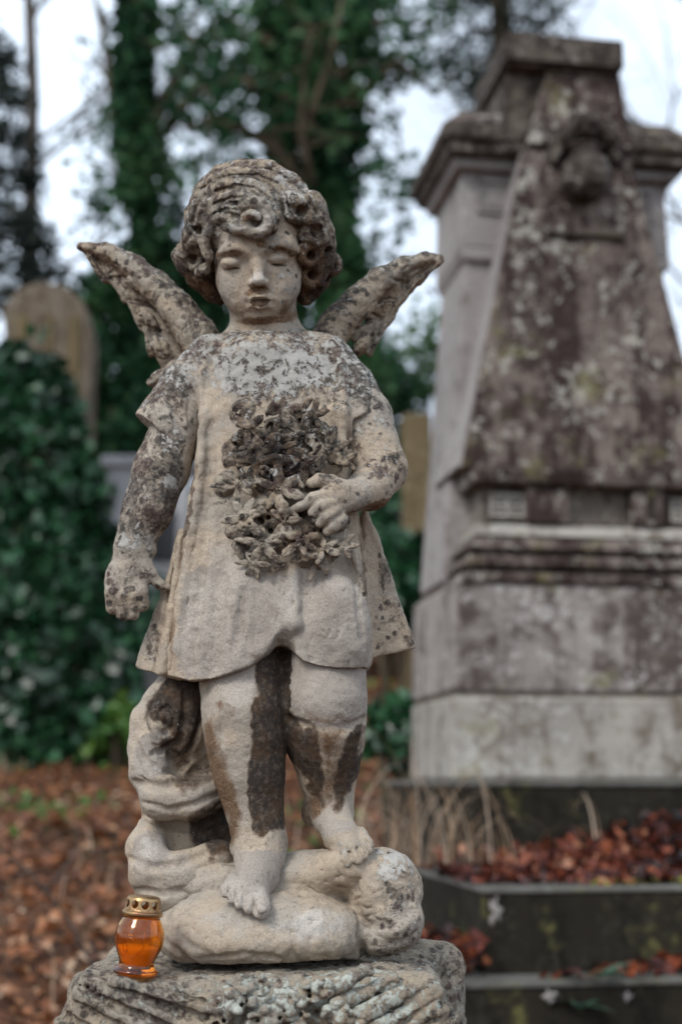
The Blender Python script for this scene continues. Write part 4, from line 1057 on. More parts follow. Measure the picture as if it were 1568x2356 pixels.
# ------------------------------------------------------------------ the big tomb on the right
TA = math.radians(9.1)
TO = at_y(1040, 1790, 2.9)
T_ = Matrix.Translation(Vector(TO)) @ Matrix.Rotation(TA, 4, 'Z')
tn = np.array([-math.sin(TA), math.cos(TA), 0]); tx = np.array([math.cos(TA), math.sin(TA), 0])
def TL(u, v, ly=0.0):
    """tomb coordinates (along the front, up) of a picture position at depth ly"""
    d = _dir(u, v); t = (ly - (CAM - TO) @ tn) / (d @ tn)
    p = CAM + d * t - TO
    return float(p @ tx), float(p[2])
XC = TL(1334, 330, .05)[0]
tomb = thing('tomb_monument', tuple(TO), 'tall blotched stone tomb with tapering pylon, cornice and carved emblem behind the angel', 'tomb', rz=TA)
def tz(v, ly=0.0): return TL(1200, v, ly)[1]
def sym(u, v, ly=0.0):
    a = TL(u, v, ly)[0]; return a, 2 * XC - a
def slab(name, mat, u0, v0, u1, v1, y0, y1, bevel=.006, side=0.0, parent=tomb):
    """block between picture heights v0 (top) and v1 (bottom); u0 / u1 are its left edge at the top / bottom"""
    a0, b0 = sym(u0, v0, y0); a1, b1 = sym(u1, v1, y0); m = MB()
    z0, z1 = tz(v0, y0), tz(v1, y0)
    m.frustum(a1, b1, y0, y1, z1, a0, b0, y0 + side, y1, z0, T_)
    return m.build(name, mat, parent, bevel=bevel)
# base
slab('base_slab', M['step'], 1000, 1811, 1000, 1990, -.09, .76, .008)
slab('lit_slab_edge', M['step_top'], 996, 1796, 996, 1811.5, -.10, .77, .010)  # thin paler layer, the lit top edge put into its colour
slab('base_block', M['tomb_base'], 1040, 1603, 1040, 1795, 0, .63, .012)
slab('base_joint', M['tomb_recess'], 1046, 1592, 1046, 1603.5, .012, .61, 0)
slab('base_block', M['tomb_upper_block'], 1044, 1342, 1040, 1592.5, 0, .63, .012)
# mouldings
slab('moulding', M['pylon'], 1068, 1316, 1052, 1343, -.012, .60, .01)
slab('moulding', M['pylon'], 1082, 1304, 1082, 1317, .045, .58, .002)
slab('moulding', M['pylon'], 1076, 1276, 1066, 1304.5, -.006, .58, .012)
slab('moulding', M['pylon_dark'], 1090, 1264, 1090, 1277, .05, .58, .002)  # recessed groove, its shadow put into a darker stone colour
slab('moulding', M['pylon'], 1096, 1232, 1074, 1264.5, .0, .56, .012, .03)
slab('sill', M['tomb_base'], 1104, 1202, 1096, 1232.5, .035, .55, .006, .03)
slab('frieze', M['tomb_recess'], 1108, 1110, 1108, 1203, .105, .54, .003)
slab('ledge', M['pylon'], 1084, 1078, 1092, 1112, .02, .55, .010, -.02)
zt, zb = tz(1112, .05), tz(1203, .05)
for u0, u1 in ((1212, 1308), (1452, 1528)):
    m = MB(); x0 = TL(u0, 1150, .05)[0]; x1 = TL(u1, 1150, .05)[0]
    m.box((x0, .045, zb), (x1, .12, zt), T_); m.build('frieze_block', M['pylon'], tomb, bevel=.008)
    if u0 == 1452:
        m = MB(); xa = TL(1486, 1150, .05)[0]; m.box((xa, .030, zb + .03), (xa + .02, .05, zt), T_); m.build('drop', M['pylon_dark'], tomb, bevel=.003)
for u0, u1 in ((1128, 1207), (1542, 1602)):
    m = MB(); x0 = TL(u0, 1160, .07)[0]; x1 = TL(u1, 1160, .07)[0]; z0, z1 = tz(1190, .07), tz(1136, .07)
    m.box((x0, .085, z0), (x1, .12, z1), T_)
    tile = m.build('rosette_tile', M['tomb_upper_block'], tomb, bevel=.003)
    m = MB(); w_ = (x1 - x0) * .10; xm = (x0 + x1) / 2; zm = (z0 + z1) / 2
    m.box((xm - w_ / 2, .070, z0 + .004), (xm + w_ / 2, .086, z1 - .004), T_); 
    m.box((x0 + .004, .072, zm - w_ / 2), (x1 - .004, .087, zm + w_ / 2), T_)
    m.box((x0, .071, z0 - .001), (x0 + w_, .088, z1 + .001), T_); m.box((x1 - w_, .071, z0 - .001), (x1, .088, z1 + .001), T_)
    m.box((x0 + w_, .073, z0 - .002), (x1 - w_, .089, z0 + w_), T_); m.box((x0 + w_, .073, z1 - w_), (x1 - w_, .089, z1 + .002), T_)
    for sx in (-1, 1):
        for sz in (-1, 1):
            cx_, cz_ = xm + sx * (x1 - x0) * .23, zm + sz * (z1 - z0) * .23
            m.box((cx_ - .009, .074, cz_ - .007), (cx_ + .009, .087, cz_ + .007), T_)
    m.build('rosette', M['tomb_base'], tile, bevel=.002)
# pylon: tapering front
def pylon_part(name, mat, ua, va, ub, vb, y0, y1, bevel=.008, lean=0):
    return slab(name, mat, ua, va, ub, vb, y0, y1, bevel, lean)
slab('pylon', M['pylon'], 1214, 330, 1066, 1079, .04, .45, .010, .035)
slab('pylon_edge', M['stele'], 1206, 336, 1050, 1079, .085, .43, .008, .035)
# upper block, cap
m = MB(); z0, z1 = tz(331, .07), tz(136, .07)
a0 = TL(1158, 250, .12)[0]; b0 = TL(1436, 250, .12)[0]; a1 = TL(1166, 136, .12)[0]; b1 = TL(1428, 136, .12)[0]
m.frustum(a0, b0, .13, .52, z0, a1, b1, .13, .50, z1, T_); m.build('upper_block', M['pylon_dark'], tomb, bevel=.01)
m = MB(); a0, b0 = TL(1214, 330, .075)[0], TL(1456, 330, .075)[0]; a1, b1 = TL(1264, 136, .075)[0], TL(1426, 136, .075)[0]
m.frustum(a0, b0, .075, .4, tz(330.5, .075), a1, b1, .09, .4, tz(137, .075), T_); m.build('upper_panel', M['pylon'], tomb, bevel=.008)
m = MB(); a0, b0 = TL(1164, 100, .05)[0], TL(1433, 100, .05)[0]
m.box((a0, .05, tz(136.5, .05)), (b0, .50, tz(74, .05)), T_); m.box((a0 + .012, .07, tz(143, .05)), (b0 - .012, .49, tz(136, .05)), T_)
m.box((a0 + .02, .08, tz(74.5, .05)), (b0 - .06, .48, tz(68, .05)), T_)
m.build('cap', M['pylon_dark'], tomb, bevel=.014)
for va in (529,):
    m = MB(); a0, b0 = TL(1266, va, .03)[0], TL(1438, va, .03)[0]; m.box((a0, .045, tz(va + 4, .05)), (b0, .085, tz(va - 3, .05)), T_); m.build('string_line', M['pylon_dark'], tomb, bevel=.003)  # dark proud ledge standing in for the shade of an inset groove
# rear stele with capital and cornice
slab('stele', M['stele'], 1070, 600, 1018, 1342.5, .25, .62, .012)
slab('capital', M['stele'], 1062, 392, 1060, 575, .235, .635, .008)
slab('capital_moulding', M['stele'], 1058, 574, 1070, 604, .225, .64, .010)
for sgn in (0, 1):
    m = MB()
    a, b = TL(1096, 450, .23)[0], TL(1180, 450, .23)[0]
    if sgn: a, b = 2 * XC - b, 2 * XC - a
    z0, z1 = tz(496, .23), tz(420, .23)
    for p in (((a, z1 - .012), (b, z1)), ((a, z0), (b, z0 + .012)), ((a, z0 + .0121), (a + .012, z1 - .0121)), ((b - .012, z0 + .0121), (b, z1 - .0121))):
        m.box((p[0][0], .222, p[0][1]), (p[1][0], .24, p[1][1]), T_)
    for i in range(4):
        m.box((a + .025 + i * .022, .224, z0 + .02), (a + .037 + i * .022, .24, z0 + .05), T_)
    m.build('capital_panel', M['stele'], tomb, bevel=.002)
slab('bed_moulding', M['stele'], 1034, 356, 1052, 393, .19, .66, .010)
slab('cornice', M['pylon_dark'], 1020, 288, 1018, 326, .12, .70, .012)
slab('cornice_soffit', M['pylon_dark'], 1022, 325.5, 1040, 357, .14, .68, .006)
slab('cornice_top', M['pylon'], 1070, 246, 1024, 289, .135, .66, .010, .06)
# carved emblem
def emblem():
    pts = [(*TL(u, v, .07), ) for u, v in ((1260, 250), (1440, 480))]
    lo = np.array(T_ @ Vector((pts[0][0] - .03, -.1, pts[1][1]))); hi = np.array(T_ @ Vector((pts[1][0] + .05, .2, pts[0][1] + .02)))
    c = Clay(np.minimum(lo, hi) - .05, np.maximum(lo, hi) + .05, .0045)
    def W(u, v, ly): x, z = TL(u, v, ly); return np.array(T_ @ Vector((x, ly, z)))
    R = np.array(T_.to_3x3()); k = 4.6 / FPX
    def e(u, v, ly, a, b, dp, kk=.02, op='+', roll=0):
        r = math.radians(roll); Rr = np.array([[math.cos(r), 0, -math.sin(r)], [0, 1, 0], [math.sin(r), 0, math.cos(r)]])
        c.ell(W(u, v, ly), np.array([a, dp, b]) * k, R @ Rr, kk, op)
    e(1345, 406, .05, 62, 58, 74); e(1345, 372, .05, 40, 34, 50, .012); e(1345, 430, .04, 50, 40, 66, .015)
    for i in range(9):
        a = i * 2 * math.pi / 9; e(1345 + 40 * math.cos(a), 412 + 34 * math.sin(a), .01, 18, 15, 24, .008)
    for s in (-1, 1):
        e(1345 + s * 44, 318, .06, 42, 24, 40, .014, roll=-s * 30); e(1345 + s * 66, 352, .07, 18, 40, 30, .012, roll=s * 16)
        e(1345 + s * 24, 345, .045, 24, 12, 26, .01, roll=s * 20)
    e(1345, 300, .05, 40, 44, 46, .016); e(1345, 282, .03, 24, 22, 30, .012); e(1345, 335, .03, 34, 12, 30, .008)
    e(1345, 318, .0, 30, 7, 24, .008, '-'); e(1330, 290, .0, 8, 6, 20, .006, '-'); e(1360, 290, .0, 8, 6, 20, .006, '-')
    co, F = c.mesh(); co = relax(co, F, 1); N = vnormals(co, F)
    co = co + N * (fbm(co, 24, 3, 4) * .006)[:, None]
    new_mesh('carved_emblem', co, F, M['pylon_dark'], tomb)
emblem()
# ------------------------------------------------------------------ stone steps before the tomb
SO = at_y(1110, 2045, 2.2)
S_ = Matrix.Translation(Vector(SO)) @ Matrix.Rotation(TA, 4, 'Z')
STEP_H = float(SO[2] - at_y(1120, 2243, 2.2)[2])
up = thing('stone_step', tuple(SO), 'upper dark stone step strewn with red leaves, below the tomb', 'step', 'steps before the tomb', TA)
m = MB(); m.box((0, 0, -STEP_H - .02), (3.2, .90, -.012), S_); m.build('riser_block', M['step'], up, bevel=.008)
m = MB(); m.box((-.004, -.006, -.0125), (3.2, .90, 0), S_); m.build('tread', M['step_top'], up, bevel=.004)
lowz = -STEP_H
lo_ = thing('stone_step', tuple(S_ @ Vector((-.1, -.14, lowz))), 'lowest dark stone step beside the pedestal with ferns on its edge', 'step', 'steps before the tomb', TA)
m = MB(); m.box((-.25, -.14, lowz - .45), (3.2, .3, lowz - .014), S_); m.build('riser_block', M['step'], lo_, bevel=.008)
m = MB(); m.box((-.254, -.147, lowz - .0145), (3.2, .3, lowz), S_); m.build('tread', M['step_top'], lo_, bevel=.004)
# ------------------------------------------------------------------ ground
def grid_ground():
    xs = np.concatenate([np.linspace(-120, -10, 26)[:-1], np.linspace(-10, 10, 160), np.linspace(10, 120, 26)[1:]])
    ys = np.concatenate([np.linspace(-30, -1, 16)[:-1], np.linspace(-1, 14, 150), np.linspace(14, 160, 50)[1:]])
    X, Y = np.meshgrid(xs, ys, indexing='ij')
    p = np.stack([X.ravel(), Y.ravel(), np.zeros(X.size)], 1)
    near = ((p[:, 1] > -1) & (p[:, 1] < 14) & (abs(p[:, 0]) < 10))
    Z = ground_z(p[:, 0], p[:, 1]) + near * .03 * fbm(p, 2.3, 3, 2)
    co = np.stack([p[:, 0], p[:, 1], Z], 1)
    nx, ny = X.shape; i = np.arange(nx - 1)[:, None] * ny + np.arange(ny - 1)[None]
    i = i.ravel(); F = np.stack([i, i + ny, i + ny + 1, i + 1], 1)
    tag(new_mesh('ground', co, F, M['ground']), kind='structure')
grid_ground()

# ------------------------------------------------------------------ leaves
def rand_dirs(n): 
    d = RNG.normal(size=(n, 3)); return d / np.linalg.norm(d, axis=1)[:, None]
def leaf_mesh(name, pos, size, mat, parent=None, up=None, tone=None, aspect=.62, fold=.25, upw=0.0):
    """one small folded leaf at each point"""
    n = len(pos); N = rand_dirs(n)
    if up is not None: N = N * (1 - upw) + np.asarray(up) * upw
    N /= np.linalg.norm(N, axis=1)[:, None]
    A = np.cross(N, rand_dirs(n)); A /= np.linalg.norm(A, axis=1)[:, None]; B = np.cross(N, A)
    s = np.broadcast_to(np.asarray(size, float), (n,))[:, None]
    base = pos - A * s * .5; tip = pos + A * s * .5; f = N * s * fold * RNG.uniform(-.6, 1, (n, 1))
    l = pos + B * s * aspect * .5 + f - A * s * .08; r = pos - B * s * aspect * .5 + f - A * s * .08
    co = np.stack([base, r, tip, l], 1).reshape(-1, 3)
    F = np.arange(4 * n).reshape(n, 4)
    F = np.concatenate([F[:, [0, 1, 2]], F[:, [0, 2, 3]]])
    t = np.repeat(RNG.random(n) if tone is None else np.clip(tone, 0, 1), 4)
    return new_mesh(name, co, F, mat, parent, {'tone': t}, smooth_=False)

# fallen leaves on the slope
def litter(n, y0, y1, name, mat, size, tonef=None, keep=None):
    Y = RNG.uniform(y0, y1, n); half = (Y + DIST) * .30 + .5; X = RNG.uniform(-1, 1, n) * half
    p = np.stack([X, Y, ground_z(X, Y) + RNG.uniform(.005, .06, n) + .03 * fbm(np.stack([X, Y, 0 * X], 1), 2.3, 3, 2)], 1)
    k = ~((X > .22) & (Y > 1.9) & (Y < 4.2)) & ~((abs(X + .07) < .3) & (abs(Y) < .3))
    if keep is not None: k &= keep(p)
    p = p[k]
    t = RNG.beta(1.6, 2.0, len(p)) + .22 * fbm(p, 1.1, 2, 8) if tonef is None else tonef(p)
    return leaf_mesh(name, p, RNG.uniform(*size, len(p)), mat, None, (0, 0, 1), t, upw=.62)
tag(litter(26000, 1.5, 13, 'fallen_leaves', M['litter'], (.035, .085)), 'brown fallen leaves covering the slope behind the angel', 'leaf litter', kind='stuff')
tag(litter(9000, 12, 30, 'far_leaves', M['litter'], (.10, .2)), 'brown leaf carpet on the far slope below the trees', 'leaf litter', kind='stuff')
tag(litter(9000, 1.5, 10, 'leaf_crumbs', M['litter'], (.012, .03)), 'small broken leaf bits matted between the larger fallen leaves', 'leaf litter', kind='stuff')
def weeds():
    n = 3200; Y = RNG.uniform(2, 12, n); X = RNG.uniform(-1, 1, n) * ((Y + DIST) * .3 + .4)
    p = np.stack([X, Y, ground_z(X, Y) + RNG.uniform(.02, .12, n)], 1)
    k = (fbm(p * np.array([1, .6, 0]), 1.5, 3, 31) > .28) & ~((X > .15) & (Y > 1.9) & (Y < 4.3)); p = p[k]
    tag(leaf_mesh('weeds', p, RNG.uniform(.04, .09, len(p)), M['shrub'], None, (0, 0, 1), None, upw=.3), 'green weeds growing in patches among brown leaves', 'weeds', kind='stuff')
weeds()
def step_leaves():
    n = 7500; x = RNG.uniform(.0, 1.9, n); y = RNG.uniform(.05, .60, n) ** 1.0
    back = y / .6
    h = (.02 + .21 * back ** 1.5) * (.3 + .7 * smooth(.1, 1.0, x))
    z = RNG.random(n) * h + .006
    k = (y > .13 + .05 * np.sin(x * 9)) | (RNG.random(n) < .12); 
    l = np.stack([x, y, z], 1)[k]
    p = np.array([S_ @ Vector(q) for q in l])
    tag(leaf_mesh('step_leaves', p, RNG.uniform(.018, .052, len(p)), M['litter_red'], None, (0, 0, 1), RNG.beta(1.1, 1.9, len(p)) + .3 * fbm(p, 4, 2, 12), upw=.5), 'drift of red fallen leaves heaped on the upper step', 'leaf litter', kind='stuff')
    n = 420; x = np.concatenate([RNG.uniform(.12, 1.9, n), RNG.uniform(-.24, -.01, 260)]); y = np.concatenate([RNG.uniform(-.11, -.01, n), RNG.uniform(-.1, .25, 260)])
    z = np.concatenate([RNG.random(n) * .05 * smooth(.15, .7, x[:n]) + .006, RNG.random(260) * .09 + .006])
    k = np.concatenate([RNG.random(n) < smooth(.05, .55, x[:n]) * .9 + .04, np.ones(260, bool)])
    l = np.stack([x, y, z + lowz], 1)[k]; p = np.array([S_ @ Vector(q) for q in l])
    tag(leaf_mesh('lower_step_leaves', p, RNG.uniform(.03, .07, len(p)), M['litter_red'], None, (0, 0, 1), RNG.beta(1.3, 1.8, len(p)), upw=.5), 'red and brown leaves lying on the lowest step', 'leaf litter', kind='stuff')
    n = 150; c_ = RNG.integers(0, 3, n); ctr = np.array([(.40, .06), (.62, .07), (.80, .05)])[c_]
    l = np.stack([ctr[:, 0] + RNG.normal(0, .05, n), ctr[:, 1] + RNG.normal(0, .02, n), RNG.uniform(.002, .016, n)], 1); p = np.array([S_ @ Vector(q) for q in l])
    tag(leaf_mesh('moss', p, RNG.uniform(.012, .03, n), M['moss'], None, (0, 0, 1), None, upw=.6), 'yellow green moss cushions on the edge of the upper step', 'moss', kind='stuff')
step_leaves()

# dry grass and other small plants
def blade(m, p, az, L, bend, w, tones, rise=1.0):
    q = np.array(p, float); d = np.array([math.cos(az), math.sin(az), 0]); n = 9; pr = None; side = np.array([-d[1], d[0], 0])
    el = math.radians(random.uniform(66, 88)); st = L / n; ix = len(m.v)
    for i in range(n + 1):
        ww = w * (1 - (i / n) ** 2 * .85)
        m.v += [tuple(q - side * ww), tuple(q + side * ww)]
        q = q + (d * math.cos(el) + np.array([0, 0, 1]) * math.sin(el) * rise) * st; el -= bend / n
    for i in range(n): m.f.append((ix + 2 * i, ix + 2 * i + 1, ix + 2 * i + 3, ix + 2 * i + 2))
def tuft(name, mat, base, n, L, label, cat, group=None, spread=.06, bend=(1.0, 2.8), w=(.0009, .0026)):
    m = MB()
    for _ in range(n):
        b = np.array(base) + np.array([random.gauss(0, spread), random.gauss(0, spread * .6), 0])
        blade(m, b, random.uniform(0, 6.28), L * random.uniform(.5, 1.15), random.uniform(*bend), random.uniform(*w), None)
    o = m.build(name, mat, None, True)
    at = o.data.attributes.new('tone', 'FLOAT', 'POINT'); at.data.foreach_set('value', np.repeat(RNG.random(n), 20).astype(f32))
    return tag(o, label, cat, group)
g = 'dry grass tufts by the tomb'
for u, v, Y, n, L, lab in ((930, 1990, 2.35, 34, .46, 'densest dry straw coloured grass tuft, beside the angel statue\'s raised foot'), (1040, 1985, 2.45, 22, .42, 'dry grass tuft left of the leaf drift, bending over the upper step'), (1130, 1985, 2.5, 14, .36, 'sparse dry grass tuft leaning against the tomb slab'), (1345, 1930, 2.6, 3, .30, 'few lone dry grass stalks in the red leaf drift'), (870, 1960, 2.6, 16, .34, 'low dry grass tuft seen just past the statue\'s raised heel')):
    tuft('dry_grass', M['dry_grass'], at_y(u, v, Y), n, L, lab, 'grass', g)
tuft('dry_grass', M['dry_grass'], S_ @ Vector((.75, -.05, lowz)), 9, .16, 'curled dry grass tuft on the lowest step', 'grass', g, .10, (2.4, 3.6), (.003, .006))
tuft('green_grass', M['shrub'], S_ @ Vector((-.09, .05, lowz)), 14, .14, 'small green grass tuft beside the side of the upper step', 'grass', None, .06, (.3, .9), (.001, .002))
def fern(base, R, label):
    m = MB()
    for k in range(7):
        a = k * .9 + random.random(); L = R * random.uniform(.7, 1.1); d = Vector((math.cos(a), math.sin(a) * .6 - .3, .15 + .35 * random.random())).normalized(); s = d.cross(Vector((0, 0, 1))).normalized()
        for i in range(9):
            p = Vector(base) + d * L * (i + 1) / 9 - Vector((0, 0, .35 * L * ((i + 1) / 9) ** 2)); w_ = L * .26 * (1 - i / 10)
            for sg in (-1, 1): m.quad(p, p + s * sg * w_ * .5 + d * .012, p + s * sg * w_ + d * .004, p + s * sg * w_ * .5 - d * .006)
    o = m.build('fern', M['fern'], None); at = o.data.attributes.new('tone', 'FLOAT', 'POINT'); at.data.foreach_set('value', RNG.random(len(m.v)).astype(f32))
    tag(o, label, 'fern', 'ferns on the lowest step')
fern(S_ @ Vector((.26, -.15, lowz + .01)), .10, 'larger pale green fern hanging over the edge of the lowest step')
fern(S_ @ Vector((.20, -.15, lowz - .06)), .08, 'small fern growing from the face of the lowest step below the larger fern')
for i, (x, y, z, r, lab) in enumerate(((.125, -.15, lowz - .035, .020, 'round white lichen patch on the face of the lowest step'), (.325, -.15, lowz - .04, .014, 'small narrow pale lichen patch right of the ferns'), (.03, -.003, -.055, .022, 'pale lichen streak below the corner of the upper step'))):
    vv, ff = lathe([(0.0001, .0035), (r * .5, .003), (r * .8, .002), (r, -.004)], 26); m = MB(); Rm = Matrix.Rotation(math.pi / 2, 4, 'X')
    m.v = [tuple(S_ @ (Vector((x, y, z)) + (Rm @ Vector((a * (.7 + .5 * math.sin(3.3 * math.atan2(b, a) + i) * math.sin(2 * math.atan2(b, a) + 1) + .2 * math.sin(7 * math.atan2(b, a))), b * (1.9 if i == 2 else 1) * (.8 + .35 * math.sin(4 * math.atan2(b, a) + 2 * i)), c))))) for a, b, c in vv]; m.f = ff
    tag(m.build('lichen_patch', M['stele'], None, True), lab, 'lichen')
def twig(pts, r, label):
    m = MB(); m.tube(pts, [r * (1 - .7 * i / (len(pts) - 1)) for i in range(len(pts))], 6)
    for i in range(1, len(pts) - 1, 2):
        p = Vector(pts[i]); q = p + Vector((random.uniform(-.15, .2), random.uniform(-.1, .1), random.uniform(.1, .28))); m.tube([p, (p + q) / 2 + Vector((.02, 0, .01)), q], [r * .5, r * .4, r * .15], 5)
    tag(m.build('twig', M['twig'], None, True), label, 'twig')
def straw():
    m = MB(); n = 420
    for _ in range(n):
        y = random.uniform(2.4, 8); x = random.uniform(-1, .6) * ((y + DIST) * .28 + .2)
        blade(m, (x, y, float(ground_z(x, y)) + .02), random.uniform(0, 6.28), random.uniform(.12, .34), random.uniform(1.4, 3.2), random.uniform(.0015, .0035), None)
    o = m.build('dead_straw', M['dry_grass'], None, True); at = o.data.attributes.new('tone', 'FLOAT', 'POINT'); at.data.foreach_set('value', np.repeat(RNG.random(n) * .8, 20).astype(f32))
    tag(o, 'dead straw scattered through the brown leaves', 'dead grass', kind='stuff')
straw()
twig([at_y(u, v, 2.6) for u, v in ((270, 2352), (225, 2240), (165, 2130), (110, 2050), (50, 1990), (-30, 1930))], .008, 'bare forked twig leaning over the leaf litter left of the lantern')

# ------------------------------------------------------------------ graves behind
# tall brown headstone with a gabled top
def headstone():
    Y = 9.5; m = MB(); c = at_y(100, 900, Y); w_ = (at_y(202, 900, Y)[0] - at_y(0, 900, Y)[0]) / 2
    zt = at_y(100, 640, Y)[2]; zs = at_y(100, 700, Y)[2]; z0 = float(ground_z(c[0], Y)) - .2; k = 3272 / (Y + DIST)
    root = thing('headstone', (c[0], Y, z0), 'tall brown gabled headstone rising behind the ivy mound', 'headstone')
    def prism(name, mat, pl, y0, y1, bevel=.02):
        m = MB(); n = len(pl)
        m.v = [(x, y0, z) for x, z in pl] + [(x, y1, z) for x, z in pl]
        m.f = [tuple(range(n)), tuple(range(2 * n - 1, n - 1, -1))] + [(i + n, (i + 1) % n + n, (i + 1) % n, i)[::1] for i in range(n)]
        o = m.build(name, mat, root, bevel=bevel); return o
    def L_(u, v): q = at_y(u, v, Y); return float(q[0]), float(q[2])
    prism('slab', M['headstone'], [(c[0] - w_, z0), (c[0] + w_, z0), L_(206, 760), L_(190, 690), L_(150, 652), L_(95, 640), L_(40, 655), L_(4, 700), (c[0] - w_, L_(0, 760)[1])], Y + .06, Y + .45)
    for a, b in ((14, 64), (88, 122), (140, 186)):
        m = MB(); p = L_(a, 1200); q = L_(b, 722); m.box((p[0], Y + .03, p[1]), (q[0], Y + .08, q[1])); m.build('panel', M['brown_post'], root, bevel=.02)
headstone()
def simple_grave(name, u0, u1, v0, Y, dep, mat, label, cat='gravestone', cap=True):
    a = at_y(u0, v0, Y); b = at_y(u1, v0, Y); z0 = float(ground_z(a[0], Y)) - .15
    root = thing(name, ((a[0] + b[0]) / 2, Y, z0), label, cat)
    m = MB(); m.box((a[0], Y, z0), (b[0], Y + dep, a[2])); m.build('slab', mat, root, bevel=.02)
    if cap:
        m = MB(); m.box((a[0] - .05, Y - .05, a[2]), (b[0] + .05, Y + dep + .05, a[2] + .10)); m.build('coping', mat, root, bevel=.02)
    m = MB(); m.box((a[0] - .08, Y - .1, z0), (b[0] + .08, Y + dep + .1, z0 + .35)); m.build('plinth', mat, root, bevel=.02)
    return root, a, b
rt, a, b = simple_grave('gravestone', 245, 432, 1075, 10.5, .4, M['pale_grave'], 'pale grey gravestone with a black plaque seen between arm and tunic')
m = MB(); p = at_y(346, 1285, 10.45); q = at_y(404, 1175, 10.45); m.box((p[0], 10.46, p[2]), (q[0], 10.51, q[2])); m.build('plaque', M['plaque'], rt, bevel=.005)
simple_grave('gravestone', 925, 992, 950, 8.5, .35, M['brown_post'], 'narrow brown gravestone between the angel and the tomb', cap=False)

# ------------------------------------------------------------------ ivy, shrubs and trees
def shell_pts(n, fn):
    """points on a lumpy surface, a little spread in depth"""
    return fn(n)
def cluster(centres, rad, n, squash=(1, 1, 1)):
    centres = np.asarray(centres, float); i = RNG.integers(0, len(centres), n); rad = np.broadcast_to(np.asarray(rad, float), (len(centres),))
    d = rand_dirs(n) * (RNG.random((n, 1)) ** .45) * np.array(squash)
    return centres[i] + d * rad[i][:, None]
def ivy_mound():
    Y = 8.0; n = 11000
    prof = [(-60, 60, 820), (-90, 130, 850), (-110, 165, 905), (-120, 196, 960), (-130, 215, 1060), (-130, 236, 1150), (-130, 268, 1210), (-130, 300, 1300), (-130, 330, 1400), (-130, 345, 1500), (-130, 350, 1600), (-130, 330, 1740)]
    v = np.array([p[2] for p in prof]); l = np.array([p[0] for p in prof]); r = np.array([p[1] for p in prof])
    vv = RNG.uniform(815, 1760, n); L_ = np.interp(vv, v, l); R_ = np.interp(vv, v, r)
    a = RNG.uniform(-.15, math.pi + .15, n); cu = (L_ + R_) / 2; hw = (R_ - L_) / 2
    P0 = np.array([at_y(u, w_, Y) for u, w_ in zip(cu, vv)]); k = (Y + DIST) / FPX * hw
    bump = 1 + .16 * fbm(np.stack([a * 2, vv / 90, 0 * a], 1), 1.0, 3, 5)
    rad = k * bump * RNG.uniform(.80, 1.08, n)
    pos = P0 + np.stack([-np.cos(a) * rad, -np.sin(a) * rad * .7, RNG.normal(0, .04, n)], 1)
    top = vv < 850; 
    root = thing('ivy_bush', (float(at_y(100, 1740, Y)[0]), Y, float(ground_z(-1.5, Y))), 'dark green ivy mound smothering a grave on the left', 'ivy')
    m = MB(); 
    ring = 14; rows = list(zip(v, l, r))
    for (w_, a_, b_) in rows:
        c = at_y((a_ + b_) / 2, w_, Y); hw_ = (b_ - a_) / 2 * (Y + DIST) / FPX * .84
        for i in range(ring): th = 2 * math.pi * i / ring; m.v.append((c[0] + math.cos(th) * hw_, c[1] + math.sin(th) * hw_ * .7, c[2] - .05))
    for j in range(len(rows) - 1):
        for i in range(ring): m.f.append((j * ring + i, (j + 1) * ring + i, (j + 1) * ring + (i + 1) % ring, j * ring + (i + 1) % ring))
    m.f.append(tuple(range(ring)))
    m.build('stem_mass', M['bark'], root, True)
    sh_ = []
    for _ in range(60):
        i = RNG.integers(0, n); q = pos[i]; e = q + np.array([RNG.normal(0, .12), -RNG.uniform(.05, .25), RNG.uniform(-.25, .3)]); sh_.append(cluster([e, (q + e) / 2], .09, 9))
    pos = np.concatenate([pos] + sh_); n = len(pos)
    tn_ = .35 + .35 * fbm(pos, 2.0, 2, 3) + RNG.uniform(-.35, .45, n)
    leaf_mesh('foliage', pos, RNG.uniform(.04, .14, n), M['ivy'], root, (0, -.6, .8), tn_, .8, .15, .3)
ivy_mound()
def shrub(name, ctr, rad, n, mat, size, label, cat, group=None, sq=(1, 1, 1.1), lumps=14):
    ctr = np.array(ctr, float); root = thing(name, (ctr[0], ctr[1], float(ground_z(ctr[0], ctr[1]))), label, cat, group)
    cs = ctr + rand_dirs(lumps) * rad * np.array(sq) * RNG.uniform(.3, .8, (lumps, 1))
    p = cluster(cs, rad * RNG.uniform(.3, .5, lumps), n, sq)
    leaf_mesh('foliage', p, RNG.uniform(*size, n), mat, root, (0, -.4, .8), RNG.random(n) * .7 + .25 * fbm(p, 1.5, 2, 4) + .15, .7, .2, .3)
    m = MB(); z0 = float(ground_z(ctr[0], ctr[1])) - .1
    for k in range(4):
        a = random.uniform(0, 6.28); m.tube([(ctr[0] + .05 * math.cos(a), ctr[1] + .05 * math.sin(a), z0), (ctr[0] + rad * .2 * math.cos(a), ctr[1] + rad * .2 * math.sin(a), (z0 + ctr[2]) / 2), (ctr[0] + rad * .5 * math.cos(a), ctr[1] + rad * .5 * math.sin(a), ctr[2] + rad * .3)], [.03, .02, .008], 6)
    m.build('stem', M['bark'], root, True)
gs = 'dark shrubs behind the graves'
